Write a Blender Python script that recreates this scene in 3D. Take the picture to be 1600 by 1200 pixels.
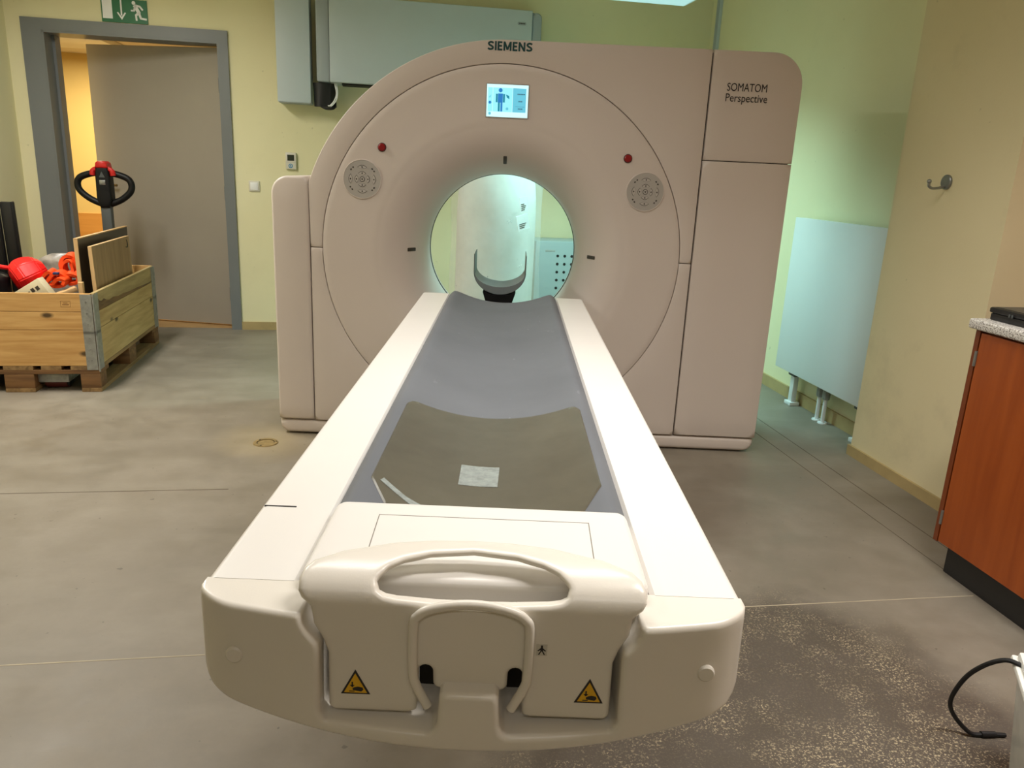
import bpy, bmesh, math, random
import numpy as np
from math import sin, cos, pi, radians, sqrt, atan2, hypot
from mathutils import Matrix, Vector
from mathutils.geometry import delaunay_2d_cdt
random.seed(7)
for o in list(bpy.data.objects): bpy.data.objects.remove(o, do_unlink=True)
scene = bpy.context.scene
COL = scene.collection
RA = radians(9.0)                       # the room stands 9 degrees round from the scanner axis

# ------------------------------------------------------------------ camera
cd = bpy.data.cameras.new('camera'); cam = bpy.data.objects.new('camera', cd); COL.objects.link(cam)
cd.sensor_fit = 'HORIZONTAL'; cd.sensor_width = 36.0; cd.lens = 36.0*1196/1600; cd.clip_start = .02; cd.clip_end = 60
pitch, yaw, roll = radians(15.507), radians(.5157), radians(2.6147)
fw = Vector((sin(yaw)*cos(pitch), cos(yaw)*cos(pitch), -sin(pitch)))
rt = Vector((cos(yaw), -sin(yaw), 0)); dn = -rt.cross(fw)
cX = rt*cos(roll) - dn*sin(roll); cD = rt*sin(roll) + dn*cos(roll)
M = Matrix((cX, -cD, -fw)).transposed().to_4x4(); M.translation = Vector((0, 0, 1.25))
cam.matrix_world = M
scene.camera = cam
# ------------------------------------------------------------------ world, exposure, lights
w = bpy.data.worlds.new('world'); scene.world = w; w.use_nodes = True
w.node_tree.nodes['Background'].inputs[0].default_value = (.6, .65, .7, 1)
w.node_tree.nodes['Background'].inputs[1].default_value = .05
vs = scene.view_settings
vs.view_transform = 'Standard'; vs.look = 'None'; vs.gamma = 1; vs.use_curve_mapping = False
vs.exposure = -0.85

def RW(x, y, z=0): return Vector((x*cos(RA)-y*sin(RA), x*sin(RA)+y*cos(RA), z))
# each ceiling lamp: room position, length, width, power, colour, spread
LAMPS = {
 'front': ((.15, 1.85, 2.60), 1.5, .3, 33, (1, .97, .94), 135),
 'right': ((1.45, .95, 2.60), 1.3, .3, 52, (1, .955, .90), 120),  # added lamp out of view, brightens the floor, pillar and counter on this side
 'left':  ((-1.80, 3.75, 2.60), .3, 1.5, 110, (1, .97, .91), 165),
 'rear':  ((-.1, -1.1, 2.60), 1.5, .3, 14, (1, .95, .89), 150),
 'behind':((1.215, 4.55, 2.212), .95, .22, 58, (.52, .99, 1.0), 118),
}
CORRIDOR = ((-2.5, 7.15, 2.08), .8, 95, (1, .83, .58))

# ------------------------------------------------------------------ material helpers
def lin(c):
    return tuple(((v/255)/12.92 if v/255 <= .04045 else (((v/255)+.055)/1.055)**2.4) for v in c)+(1,)
MATS = {}
def new_mat(name):
    m = bpy.data.materials.new(name); m.use_nodes = True; MATS[name] = m
    return m, m.node_tree, m.node_tree.nodes['Principled BSDF']
def N(nt, typ, **kw):
    n = nt.nodes.new(typ)
    for k, v in kw.items():
        if k.startswith('i_'): n.inputs[k[2:]].default_value = v
        else: setattr(n, k, v)
    return n
def L(nt, a, b): nt.links.new(a, b)
def coords(nt, scale=(1, 1, 1), rot=(0, 0, 0), kind='Object', loc=(0, 0, 0)):
    tc = N(nt, 'ShaderNodeTexCoord'); mp = N(nt, 'ShaderNodeMapping')
    mp.inputs['Scale'].default_value = scale; mp.inputs['Rotation'].default_value = rot; mp.inputs['Location'].default_value = loc
    L(nt, tc.outputs[kind], mp.inputs['Vector']); return mp.outputs['Vector']
def noise(nt, vec, scale, detail=4, rough=.55):
    n = N(nt, 'ShaderNodeTexNoise'); n.inputs['Scale'].default_value = scale
    n.inputs['Detail'].default_value = detail; n.inputs['Roughness'].default_value = rough
    L(nt, vec, n.inputs['Vector']); return n.outputs['Fac']
def ramp(nt, fac, stops):
    r = N(nt, 'ShaderNodeValToRGB'); e = r.color_ramp.elements
    while len(e) < len(stops): e.new(.5)
    for el, (p, c) in zip(e, stops): el.position = p; el.color = c
    L(nt, fac, r.inputs['Fac']); return r.outputs['Color']
def mix(nt, fac, a, b, typ='MIX'):
    m = N(nt, 'ShaderNodeMix', data_type='RGBA', blend_type=typ)
    for s, v in ((m.inputs['Factor'], fac), (m.inputs[6], a), (m.inputs[7], b)):
        if hasattr(v, 'links') or hasattr(v, 'is_linked'): L(nt, v, s)
        else: s.default_value = v
    return m.outputs[2]
def math_(nt, op, a, b=0, clamp=False):
    m = N(nt, 'ShaderNodeMath', operation=op, use_clamp=clamp)
    for i, v in enumerate((a, b)):
        if hasattr(v, 'is_linked'): L(nt, v, m.inputs[i])
        else: m.inputs[i].default_value = v
    return m.outputs[0]
def bump(nt, bs, h, strength=.2, dist=.002):
    b = N(nt, 'ShaderNodeBump'); b.inputs['Strength'].default_value = strength; b.inputs['Distance'].default_value = dist
    L(nt, h, b.inputs['Height']); L(nt, b.outputs['Normal'], bs.inputs['Normal'])
def plain(name, c, rough=.5, metal=0, var=.06, nscale=6, bmp=0, bscale=300, spec=.5, coat=0):
    m, nt, bs = new_mat(name)
    v = coords(nt); c0 = lin(c)
    lo = tuple(x*(1-var) for x in c0[:3])+(1,); hi = tuple(min(1, x*(1+var)) for x in c0[:3])+(1,)
    L(nt, ramp(nt, noise(nt, v, nscale), [(.3, lo), (.7, hi)]), bs.inputs['Base Color'])
    bs.inputs['Roughness'].default_value = rough; bs.inputs['Metallic'].default_value = metal
    bs.inputs['Specular IOR Level'].default_value = spec; bs.inputs['Coat Weight'].default_value = coat
    if bmp: bump(nt, bs, noise(nt, v, bscale, 2), bmp, .001)
    return m
def emit(name, c, s):
    m, nt, bs = new_mat(name)
    bs.inputs['Base Color'].default_value = (0.02, .02, .02, 1)
    bs.inputs['Emission Color'].default_value = lin(c); bs.inputs['Emission Strength'].default_value = s
    return m
def wood(name, c_lo, c_hi, axis='X', scale=1.0, rough=.6, knots=False):
    m, nt, bs = new_mat(name)
    st = {'X': (1.2, 14, 14), 'Y': (14, 1.2, 14), 'Z': (14, 14, 1.2)}[axis]
    inf = N(nt, 'ShaderNodeObjectInfo')
    tc = N(nt, 'ShaderNodeTexCoord'); add = N(nt, 'ShaderNodeVectorMath', operation='ADD')
    cmb = N(nt, 'ShaderNodeCombineXYZ'); r = math_(nt, 'MULTIPLY', inf.outputs['Random'], 37.0)
    for i in range(3): L(nt, r, cmb.inputs[i])
    L(nt, tc.outputs['Object'], add.inputs[0]); L(nt, cmb.outputs[0], add.inputs[1])
    mp = N(nt, 'ShaderNodeMapping'); mp.inputs['Scale'].default_value = tuple(s*scale for s in st); L(nt, add.outputs[0], mp.inputs['Vector'])
    n1 = noise(nt, mp.outputs[0], 3.0, 6, .6)
    wv = N(nt, 'ShaderNodeTexNoise'); wv.inputs['Scale'].default_value = 1.1; wv.inputs['Distortion'].default_value = 1.6; L(nt, mp.outputs[0], wv.inputs['Vector'])
    f = math_(nt, 'ADD', math_(nt, 'MULTIPLY', n1, .5), math_(nt, 'MULTIPLY', wv.outputs['Fac'], .5))
    col = ramp(nt, f, [(.35, lin(c_lo)), (.62, lin(c_hi))])
    if knots:
        vo = N(nt, 'ShaderNodeTexVoronoi'); vo.inputs['Scale'].default_value = 1.0
        m2 = N(nt, 'ShaderNodeMapping'); m2.inputs['Scale'].default_value = tuple({1.2: 4.5, 14: 9}[s] for s in st); L(nt, add.outputs[0], m2.inputs['Vector']); L(nt, m2.outputs[0], vo.inputs['Vector'])
        k = ramp(nt, vo.outputs['Distance'], [(.07, (1, 1, 1, 1)), (.17, (0, 0, 0, 1))])
        col = mix(nt, k, col, lin(tuple(x*.45 for x in c_lo)))
    L(nt, col, bs.inputs['Base Color']); bs.inputs['Roughness'].default_value = rough
    bump(nt, bs, n1, .15, .002)
    return m

# ------------------------------------------------------------------ geometry helpers
def link(name, me, mat, parent=None):
    o = bpy.data.objects.new(name, me); COL.objects.link(o)
    if mat is not None: me.materials.append(MATS[mat] if isinstance(mat, str) else mat)
    if parent is not None: o.parent = parent
    return o
def finish(name, bm, mat, parent=None, off=(0, 0, 0), smooth=35, recalc=True):
    if off != (0, 0, 0): bmesh.ops.translate(bm, verts=bm.verts, vec=Vector(off))
    if recalc: bmesh.ops.recalc_face_normals(bm, faces=bm.faces)
    me = bpy.data.meshes.new(name); bm.to_mesh(me); bm.free()
    if smooth:
        me.shade_smooth(); me.set_sharp_from_angle(angle=radians(smooth))
    return link(name, me, mat, parent)
def box(bm, x0, x1, y0, y1, z0, z1, bev=0, seg=2, mtx=None):
    r = bmesh.ops.create_cube(bm, size=1)
    vs_ = r['verts']
    for v in vs_:
        v.co = Vector((x0+(v.co.x+.5)*(x1-x0), y0+(v.co.y+.5)*(y1-y0), z0+(v.co.z+.5)*(z1-z0)))
    if bev:
        es = {e for v in vs_ for e in v.link_edges}
        r2 = bmesh.ops.bevel(bm, geom=list(es), offset=bev, segments=seg, profile=.5, affect='EDGES')
        vs_ = list({v for f in r2['faces'] for v in f.verts} | {v for v in vs_ if v.is_valid})
    if mtx is not None:
        for v in vs_: v.co = mtx @ v.co
    return vs_
def bxo(name, d, mat, parent=None, bev=.002, off=(0, 0, 0), seg=2):
    bm = bmesh.new(); box(bm, *d, bev=bev, seg=seg); return finish(name, bm, mat, parent, off, smooth=0 if bev < .003 else 35)
def tube(bm, pts, rad, n=10, cap=True):
    pts = [Vector(p) for p in pts]; rings = []; up = None
    for i, p in enumerate(pts):
        t = (pts[min(i+1, len(pts)-1)]-pts[max(i-1, 0)]).normalized()
        if up is None:
            up = Vector((0, 0, 1)) if abs(t.z) < .9 else Vector((1, 0, 0))
        a = (up - t*up.dot(t)).normalized(); b = t.cross(a); up = a
        r = rad[i] if isinstance(rad, (list, tuple)) else rad
        rings.append([bm.verts.new(p + a*cos(2*pi*k/n)*r + b*sin(2*pi*k/n)*r) for k in range(n)])
    for A, B in zip(rings, rings[1:]):
        for k in range(n): bm.faces.new((A[k], A[(k+1) % n], B[(k+1) % n], B[k]))
    if cap:
        bm.faces.new(rings[0][::-1]); bm.faces.new(rings[-1])
def spline(pts, n=8):
    P = [Vector(p) for p in pts]; out = []
    P = [P[0]*2-P[1]] + P + [P[-1]*2-P[-2]]
    for i in range(1, len(P)-2):
        for k in range(n):
            t = k/n; a, b, c, d = P[i-1:i+3]
            out.append(.5*((2*b)+(c-a)*t+(2*a-5*b+4*c-d)*t*t+(3*b-a-3*c+d)*t**3))
    out.append(P[-2]); return out
def lathe(bm, prof, c, axis='Y', n=96, closed=False):
    """prof = (radius, along axis)"""
    rings = []
    for r, y in prof:
        ring = []
        for k in range(n):
            a = 2*pi*k/n
            if axis == 'Y': p = (c[0]+r*sin(a), c[1]+y, c[2]+r*cos(a))
            elif axis == 'Z': p = (c[0]+r*sin(a), c[1]+r*cos(a), c[2]+y)
            else: p = (c[0]+y, c[1]+r*sin(a), c[2]+r*cos(a))
            ring.append(bm.verts.new(p))
        rings.append(ring)
    prs = list(zip(rings, rings[1:]))
    if closed: prs.append((rings[-1], rings[0]))
    for A, B in prs:
        for k in range(n): bm.faces.new((A[k], A[(k+1) % n], B[(k+1) % n], B[k]))
    return rings
def disc(bm, r, h, c, axis='Y', n=32, bev=.0):
    """solid disc whose front lies at c - h along the axis"""
    pr = [(r, 0), (r, -h+bev), (r-bev, -h)] if bev else [(r, 0), (r, -h)]
    rg = lathe(bm, pr, c, axis, n)
    bm.faces.new(rg[-1]); bm.faces.new(rg[0][::-1])
def circ(cx, cz, r, a0=0, a1=360, n=64):
    return [(cx+r*cos(radians(a0+(a1-a0)*k/n)), cz+r*sin(radians(a0+(a1-a0)*k/n))) for k in range(n+1)]
def rrect(x0, x1, z0, z1, r, n=6):
    out = []
    for cx, cz, a in ((x1-r, z1-r, 0), (x0+r, z1-r, 90), (x0+r, z0+r, 180), (x1-r, z0+r, 270)):
        out += circ(cx, cz, r, a, a+90, n)
    return out
def densify(P, step):
    out = []
    for (a, b) in zip(P, P[1:]+P[:1]):
        d = hypot(b[0]-a[0], b[1]-a[1])
        if d < 1e-6: continue
        n = max(1, int(math.ceil(d/step)))
        out += [(a[0]+(b[0]-a[0])*k/n, a[1]+(b[1]-a[1])*k/n) for k in range(n)]
    return out
def inside(P, poly):
    x, y = P[:, 0], P[:, 1]; r = np.zeros(len(P), bool)
    for (x0, y0), (x1, y1) in zip(poly, poly[1:]+poly[:1]):
        if y0 == y1: continue
        c = ((y0 > y) != (y1 > y)) & (x < (x1-x0)*(y-y0)/(y1-y0)+x0); r ^= c
    return r
def dist(P, loops):
    d = np.full(len(P), 1e9)
    for poly in loops:
        for a, b in zip(poly, poly[1:]+poly[:1]):
            a = np.array(a); b = np.array(b); ab = b-a; t = np.clip(((P-a)@ab)/(ab@ab), 0, 1)
            d = np.minimum(d, np.hypot(*(P-a-t[:, None]*ab).T))
    return d
def cushion(bm, outline, holes=(), r=.006, y0=0.0, back=.05, yfun=None, grid=.05, step=.03, seg=3, post=None):
    """a panel in the XZ plane facing -Y with a rounded rim; y0 front, y0+back its back"""
    loops = [densify(list(outline), step)] + [densify(list(h), step) for h in holes]
    V = []; Ed = []
    for lp in loops:
        s = len(V); V += lp; n = len(lp); Ed += [(s+k, s+(k+1) % n) for k in range(n)]
    nb = len(V); extra = []
    for li, lp in enumerate(loops):
        A = np.array(lp); t = np.roll(A, -1, 0)-np.roll(A, 1, 0); t /= np.linalg.norm(t, axis=1)[:, None]+1e-12
        nn = np.c_[-t[:, 1], t[:, 0]]
        area = np.sum(A[:, 0]*np.roll(A[:, 1], -1)-np.roll(A[:, 0], -1)*A[:, 1])
        if (area < 0) != (li > 0): nn = -nn
        for k in range(1, seg+1):
            d = r*(1-cos(pi/2*k/seg)); q = A+nn*d
            q = q[dist(q, loops) > d*.93]; extra.append(q)
    A = np.array(loops[0]); mn, mx = A.min(0), A.max(0)
    gx = np.arange(mn[0]+grid/2, mx[0], grid); gz = np.arange(mn[1]+grid/2, mx[1], grid)
    if len(gx) and len(gz):
        G = np.array([(x, z) for x in gx for z in gz]); extra.append(G[dist(G, loops) > max(r*1.3, grid*.3)])
    E = np.concatenate(extra) if extra else np.zeros((0, 2))
    ok = inside(E, loops[0])
    for h in loops[1:]: ok &= ~inside(E, h)
    E = E[ok]; allv = V+[tuple(e) for e in E]
    co, _, tris, *_ = delaunay_2d_cdt([Vector(v) for v in allv], Ed, [], 0, 1e-7)
    P = np.array([(c.x, c.y) for c in co]); T = np.array([list(t) for t in tris if len(t) == 3])
    cen = P[T].mean(1); ok = inside(cen, loops[0])
    for h in loops[1:]: ok &= ~inside(cen, h)
    T = T[ok]; D = dist(P, loops)
    dd = np.minimum(D, r); Y = r-np.sqrt(np.maximum(0, r*r-(r-dd)**2))
    used = sorted(set(T.ravel().tolist()))
    fv, bv = {}, {}
    for i in used:
        x, z = P[i]; b = yfun(x, z) if yfun else 0
        p = Vector((x, y0+b+Y[i], z)); q = Vector((x, y0+back, z))
        if post: p, q = post(p, 0), post(q, 1)
        fv[i] = bm.verts.new(p); bv[i] = bm.verts.new(q)
    cnt = {}
    for t in T:
        t = [int(i) for i in t]
        bm.faces.new([fv[i] for i in t]); bm.faces.new([bv[i] for i in t[::-1]])
        for a, b in ((t[0], t[1]), (t[1], t[2]), (t[2], t[0])):
            k = (min(a, b), max(a, b)); cnt[k] = cnt.get(k, 0)+1
    for (a, b), c in cnt.items():
        if c == 1: bm.faces.new((fv[a], fv[b], bv[b], bv[a]))
def poly_plate(bm, pts, y, th, xz=True):
    """flat extruded polygon (convex or not) facing -Y"""
    f = [bm.verts.new((p[0], y, p[1])) for p in pts]; b = [bm.verts.new((p[0], y+th, p[1])) for p in pts]
    bm.faces.new(f); bm.faces.new(b[::-1]); n = len(pts)
    for k in range(n): bm.faces.new((f[k], b[k], b[(k+1) % n], f[(k+1) % n]))
def text_mesh(name, s, size, mat, parent, mtx, bold=0, ext=.0006, align='LEFT', space=1.0):
    c = bpy.data.curves.new(name, 'FONT'); c.body = s; c.size = size; c.extrude = ext; c.offset = bold; c.align_x = align; c.space_character = space
    c.resolution_u = 3
    o = bpy.data.objects.new(name+'_c', c); COL.objects.link(o)
    dg = bpy.context.evaluated_depsgraph_get(); me = bpy.data.meshes.new_from_object(o.evaluated_get(dg))
    bpy.data.objects.remove(o, do_unlink=True); me.name = name; me.transform(mtx)
    me.materials.clear()
    return link(name, me, mat, parent)
XZ = Matrix(((1, 0, 0, 0), (0, 0, -1, 0), (0, 1, 0, 0), (0, 0, 0, 1)))       # text plane -> facing -Y

def tag(o, label, cat, group=None, kind=None):
    if label: o['label'] = label
    if cat: o['category'] = cat
    if group: o['group'] = group
    if kind: o['kind'] = kind
    return o
def thing(name, label, cat, loc, rot=0, group=None):
    o = bpy.data.objects.new(name, None); COL.objects.link(o); o.empty_display_size = .1
    o.location = loc; o.rotation_euler = (0, 0, rot); return tag(o, label, cat, group)
def rthing(name, label, cat, x, y, z=0, group=None, rot=0): return thing(name, label, cat, RW(x, y, z), RA+rot, group)
def struct(o, label=None, cat=None):
    o['kind'] = 'structure'; o.rotation_euler = (0, 0, RA)
    if label: o['label'] = label
    if cat: o['category'] = cat
    return o

# ------------------------------------------------------------------ materials
plain('scanner_white', (212, 200, 190), .42, var=.015, nscale=2, bmp=.03, bscale=500)
plain('table_white', (230, 226, 220), .34, var=.02, nscale=3, bmp=.06, bscale=420)
plain('front_white', (228, 222, 211), .26, var=.02, nscale=3, bmp=.08, bscale=380)
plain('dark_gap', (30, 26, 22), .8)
plain('seam_grey', (120, 112, 100), .6)
plain('slot_dark', (62, 55, 46), .5)
plain('pad_grey', (176, 170, 162), .5, var=.03)
plain('pad_button', (186, 180, 172), .45, var=.03)
plain('pad_mark', (66, 62, 56), .5)
plain('stop_red', (140, 10, 16), .4)
plain('siemens_green', (0, 62, 62), .5)
plain('print_black', (38, 34, 32), .5)
plain('warn_yellow', (222, 172, 20), .45)
plain('label_white', (240, 241, 240), .5)
plain('sticker_pale', (205, 200, 186), .4)
plain('black_plastic', (12, 12, 13), .5, spec=.3)
plain('black_rubber', (14, 14, 15), .55)
plain('carbon', (70, 74, 74), .35)
plain('carbon_light', (118, 126, 128), .4)
plain('steel', (150, 152, 150), .4, metal=.85, var=.1, nscale=20)
plain('galvanised', (158, 160, 156), .5, metal=.55, var=.18, nscale=30)
plain('truck_grey', (74, 78, 78), .5)
plain('brass', (140, 120, 80), .35, metal=.8)
plain('truck_red', (190, 26, 22), .4)
plain('wheel_red', (92, 34, 28), .5)
plain('bright_red', (228, 22, 22), .4, var=.1, nscale=15)
plain('bright_orange', (246, 78, 18), .55, var=.1, nscale=20)
plain('strap_blue', (38, 52, 96), .6)
plain('cream_box', (214, 203, 170), .6)
plain('paper_brown', (176, 150, 120), .7, var=.15, nscale=14)
plain('plastic_grey', (150, 142, 132), .3, var=.35, nscale=18, bmp=.5, bscale=22)
plain('radiator_white', (228, 232, 232), .35, var=.01)
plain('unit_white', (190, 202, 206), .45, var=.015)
plain('unit_grey', (162, 172, 176), .5, var=.015)  # slightly darker grey for end caps, badge and duct lid
plain('switch_white', (216, 212, 196), .4)
plain('lcd_dark', (44, 50, 40), .3)
plain('mark_blue', (70, 140, 180), .4)
plain('door_grey', (162, 154, 140), .45, var=.03, nscale=2)
plain('frame_grey', (118, 122, 122), .4, var=.03, nscale=3)
plain('sign_green', (0, 104, 56), .4)
plain('corridor_floor', (176, 140, 92), .6, var=.1)
plain('baseboard', (178, 156, 108), .6, var=.1, nscale=8)
plain('cabinet_blue', (160, 174, 172), .45, var=.01)
plain('plinth_black', (30, 29, 28), .4)
plain('black_case', (20, 20, 22), .38, var=.2, nscale=30)
plain('case_top', (62, 58, 52), .45)
plain('board_dark', (62, 56, 48), .4)
plain('ceiling_white', (222, 218, 204), .9)
plain('foam', (218, 217, 208), .7, var=.04)
plain('black_foil', (12, 12, 13), .5, bmp=.2, bscale=40)
plain('drain_brass', (150, 128, 84), .55, metal=.3, var=.25, nscale=40)
plain('joint_light', (176, 164, 140), .8, var=.15, nscale=9)
plain('joint_dark', (96, 84, 68), .8, var=.2, nscale=9)
plain('stamp_ink', (120, 80, 42), .7)
plain('bin_lid', (228, 226, 218), .4)
wood('pine', (186, 138, 76), (214, 172, 110), 'X', knots=True)
wood('pine_side', (176, 146, 92), (206, 178, 122), 'Y', knots=True)
wood('pallet_wood_x', (88, 60, 34), (132, 95, 56), 'X')
wood('pallet_wood_y', (112, 86, 52), (160, 128, 84), 'Y')
wood('bark', (150, 128, 82), (196, 174, 122), 'Y', scale=.6)
wood('bark_dark', (74, 52, 28), (128, 96, 56), 'Y', scale=1.4)
wood('laminate', (138, 108, 72), (172, 140, 98), 'Z', scale=.6, rough=.45)
wood('raw_edge', (196, 158, 108), (214, 180, 130), 'Z')
wood('cherry', (142, 64, 18), (160, 78, 26), 'Z', scale=.7, rough=.32)
wood('cherry_dark', (108, 50, 20), (124, 60, 24), 'Z', scale=.7, rough=.35)
wood('wainscot', (196, 140, 64), (212, 156, 78), 'X', scale=.4, rough=.5)

def wall_mat(name, c, c2, smudge=.05):
    m, nt, bs = new_mat(name); v = coords(nt)
    col = ramp(nt, noise(nt, v, 1.3, 3), [(.3, lin(c)), (.7, lin(c2))])
    sp = ramp(nt, noise(nt, v, 26, 2), [(.22, (1, 1, 1, 1)), (.25, (0, 0, 0, 1))])
    sm = ramp(nt, noise(nt, v, 2.4, 6, .65), [(.58, (0, 0, 0, 1)), (.75, (1, 1, 1, 1))])
    col = mix(nt, math_(nt, 'MULTIPLY', sm, smudge), col, lin((120, 112, 92)))
    L(nt, mix(nt, math_(nt, 'MULTIPLY', sp, .25), col, lin((120, 110, 80))), bs.inputs['Base Color'])
    bs.inputs['Roughness'].default_value = .8; bump(nt, bs, noise(nt, v, 120, 3), .12, .003); return m
wall_mat('wall_yellow', (228, 221, 178), (233, 227, 187))
wall_mat('wall_pillar', (218, 206, 166), (224, 212, 174), .16)
wall_mat('wall_pink', (218, 184, 158), (224, 192, 168))
wall_mat('wall_corridor', (222, 196, 120), (226, 202, 130))

def floor_mat():
    m, nt, bs = new_mat('concrete'); v = coords(nt)
    n1 = noise(nt, v, .9, 6, .6); n2 = noise(nt, v, 5, 6, .65); n3 = noise(nt, v, 60, 3)
    base = ramp(nt, n1, [(.3, lin((118, 110, 97))), (.5, lin((137, 128, 114))), (.72, lin((150, 141, 127)))])
    base = mix(nt, math_(nt, 'MULTIPLY', ramp(nt, n2, [(.35, (1, 1, 1, 1)), (.6, (0, 0, 0, 1))]), .45), base, lin((108, 99, 84)))
    spk = ramp(nt, noise(nt, v, 38, 2, .5), [(.24, (1, 1, 1, 1)), (.28, (0, 0, 0, 1))])
    base = mix(nt, math_(nt, 'MULTIPLY', spk, .6), base, lin((70, 62, 52)))
    base = mix(nt, math_(nt, 'MULTIPLY', n3, .25), base, lin((120, 110, 95)))
    # swept streaks
    vs2 = coords(nt, (1.0, 2.6, 1), (0, 0, .45)); st = ramp(nt, noise(nt, vs2, 2.2, 5), [(.5, (0, 0, 0, 1)), (.7, (1, 1, 1, 1))])
    base = mix(nt, math_(nt, 'MULTIPLY', st, .15), base, lin((170, 163, 148)))
    # old adhesive field with pale flakes, in front on the right
    def field(cx, cy, r0, r1, wob, sx=1, sy=1):
        tc = N(nt, 'ShaderNodeTexCoord'); mp = N(nt, 'ShaderNodeMapping', vector_type='POINT')
        mp.inputs['Location'].default_value = (-cx*sx, -cy*sy, 0); mp.inputs['Scale'].default_value = (sx, sy, 0)
        L(nt, tc.outputs['Object'], mp.inputs['Vector'])
        ln = N(nt, 'ShaderNodeVectorMath', operation='LENGTH'); L(nt, mp.outputs[0], ln.inputs[0])
        d = math_(nt, 'ADD', ln.outputs['Value'], math_(nt, 'MULTIPLY', math_(nt, 'SUBTRACT', noise(nt, v, 3.5, 5), .5), wob))
        return ramp(nt, d, [(r0, (1, 1, 1, 1)), (r1, (0, 0, 0, 1))])
    glue = field(.93, 1.35, .55, .74, .42)
    base = mix(nt, math_(nt, 'MULTIPLY', glue, .85), base, lin((72, 63, 55)))
    fl = ramp(nt, noise(nt, v, 170, 2, .7), [(.56, (0, 0, 0, 1)), (.61, (1, 1, 1, 1))])
    cl = ramp(nt, noise(nt, v, 4.2, 7, .75), [(.46, (.08, .08, .08, 1)), (.58, (1, 1, 1, 1))])
    fl2 = ramp(nt, noise(nt, v, 70, 3, .8), [(.585, (0, 0, 0, 1)), (.64, (1, 1, 1, 1))])
    fl = math_(nt, 'MAXIMUM', fl, math_(nt, 'MULTIPLY', fl2, .8))
    flk = math_(nt, 'MULTIPLY', math_(nt, 'MULTIPLY', fl, cl), glue)
    base = mix(nt, math_(nt, 'MULTIPLY', flk, .85), base, lin((190, 174, 142)))
    for (cx, cy, a, b, wb, k, c) in ((1.15, 2.62, .08, .42, .5, .55, (92, 78, 62)), (1.45, 2.95, .0, .28, .4, .4, (96, 84, 68)), (-1.6, 3.2, .1, .6, .9, .25, (110, 104, 90))):
        base = mix(nt, math_(nt, 'MULTIPLY', field(cx, cy, a, b, wb), k), base, lin(c))
    dust = field(-.52, 3.46, .04, .30, .3)
    base = mix(nt, math_(nt, 'MULTIPLY', dust, .4), base, lin((184, 164, 120)))
    L(nt, base, bs.inputs['Base Color'])
    L(nt, ramp(nt, n2, [(.3, (.42, .42, .42, 1)), (.7, (.62, .62, .62, 1))]), bs.inputs['Roughness'])
    bump(nt, bs, n3, .12, .002)
floor_mat()
def worktop_mat():
    m, nt, bs = new_mat('terrazzo'); v = coords(nt)
    a = noise(nt, v, 230, 2, .6); b = noise(nt, v, 140, 2, .6)
    c = ramp(nt, a, [(.40, lin((112, 104, 98))), (.47, lin((206, 202, 196))), (.6, lin((222, 219, 214)))])
    L(nt, mix(nt, ramp(nt, b, [(.62, (0, 0, 0, 1)), (.68, (1, 1, 1, 1))]), c, lin((90, 82, 74))), bs.inputs['Base Color'])
    bs.inputs['Roughness'].default_value = .4
worktop_mat()
def mat_vinyl():
    m, nt, bs = new_mat('mattress_grey'); v = coords(nt)
    c = ramp(nt, noise(nt, v, 2.5, 5), [(.3, lin((98, 101, 106))), (.7, lin((110, 113, 118)))])
    sm = ramp(nt, noise(nt, coords(nt, (3, 1, 1), (0, 0, .9)), 14, 3), [(.70, (0, 0, 0, 1)), (.76, (1, 1, 1, 1))])
    L(nt, mix(nt, math_(nt, 'MULTIPLY', sm, .25), c, lin((150, 154, 156))), bs.inputs['Base Color'])
    bs.inputs['Roughness'].default_value = .6; bs.inputs['Specular IOR Level'].default_value = .3; bump(nt, bs, noise(nt, v, 700, 2), .05, .001)
mat_vinyl()
def film(name, c, alpha, rough, scale=14, strength=.5):
    m, nt, bs = new_mat(name); v = coords(nt)
    bs.inputs['Base Color'].default_value = lin(c); bs.inputs['Roughness'].default_value = rough
    n = noise(nt, v, scale, 5, .6)
    L(nt, ramp(nt, n, [(.3, (alpha*.7,)*3+(1,)), (.7, (min(1, alpha*1.3),)*3+(1,))]), bs.inputs['Alpha'])
    if strength: bump(nt, bs, n, strength, .02)
film('plastic_film', (246, 248, 248), .22, .24, 7, .5)
film('pad_film', (100, 95, 81), .95, .30, 3, .02)
film('tape_film', (176, 184, 180), .55, .3, 60, .3)
film('bin_plastic', (226, 226, 218), .72, .25, 3, .02)
emit('screen_bg', (150, 236, 246), 2.0)
emit('screen_pale', (206, 250, 252), 2.1)
emit('screen_panel', (110, 212, 236), 1.6)
emit('screen_blue', (30, 140, 222), 1.4)
emit('screen_teal', (20, 160, 190), 1.3)
emit('screen_dark', (60, 110, 130), 0.9)
emit('lamp_cyan', (190, 245, 240), 1.5)
emit('lamp_warm', (255, 244, 222), 2.0)

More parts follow.
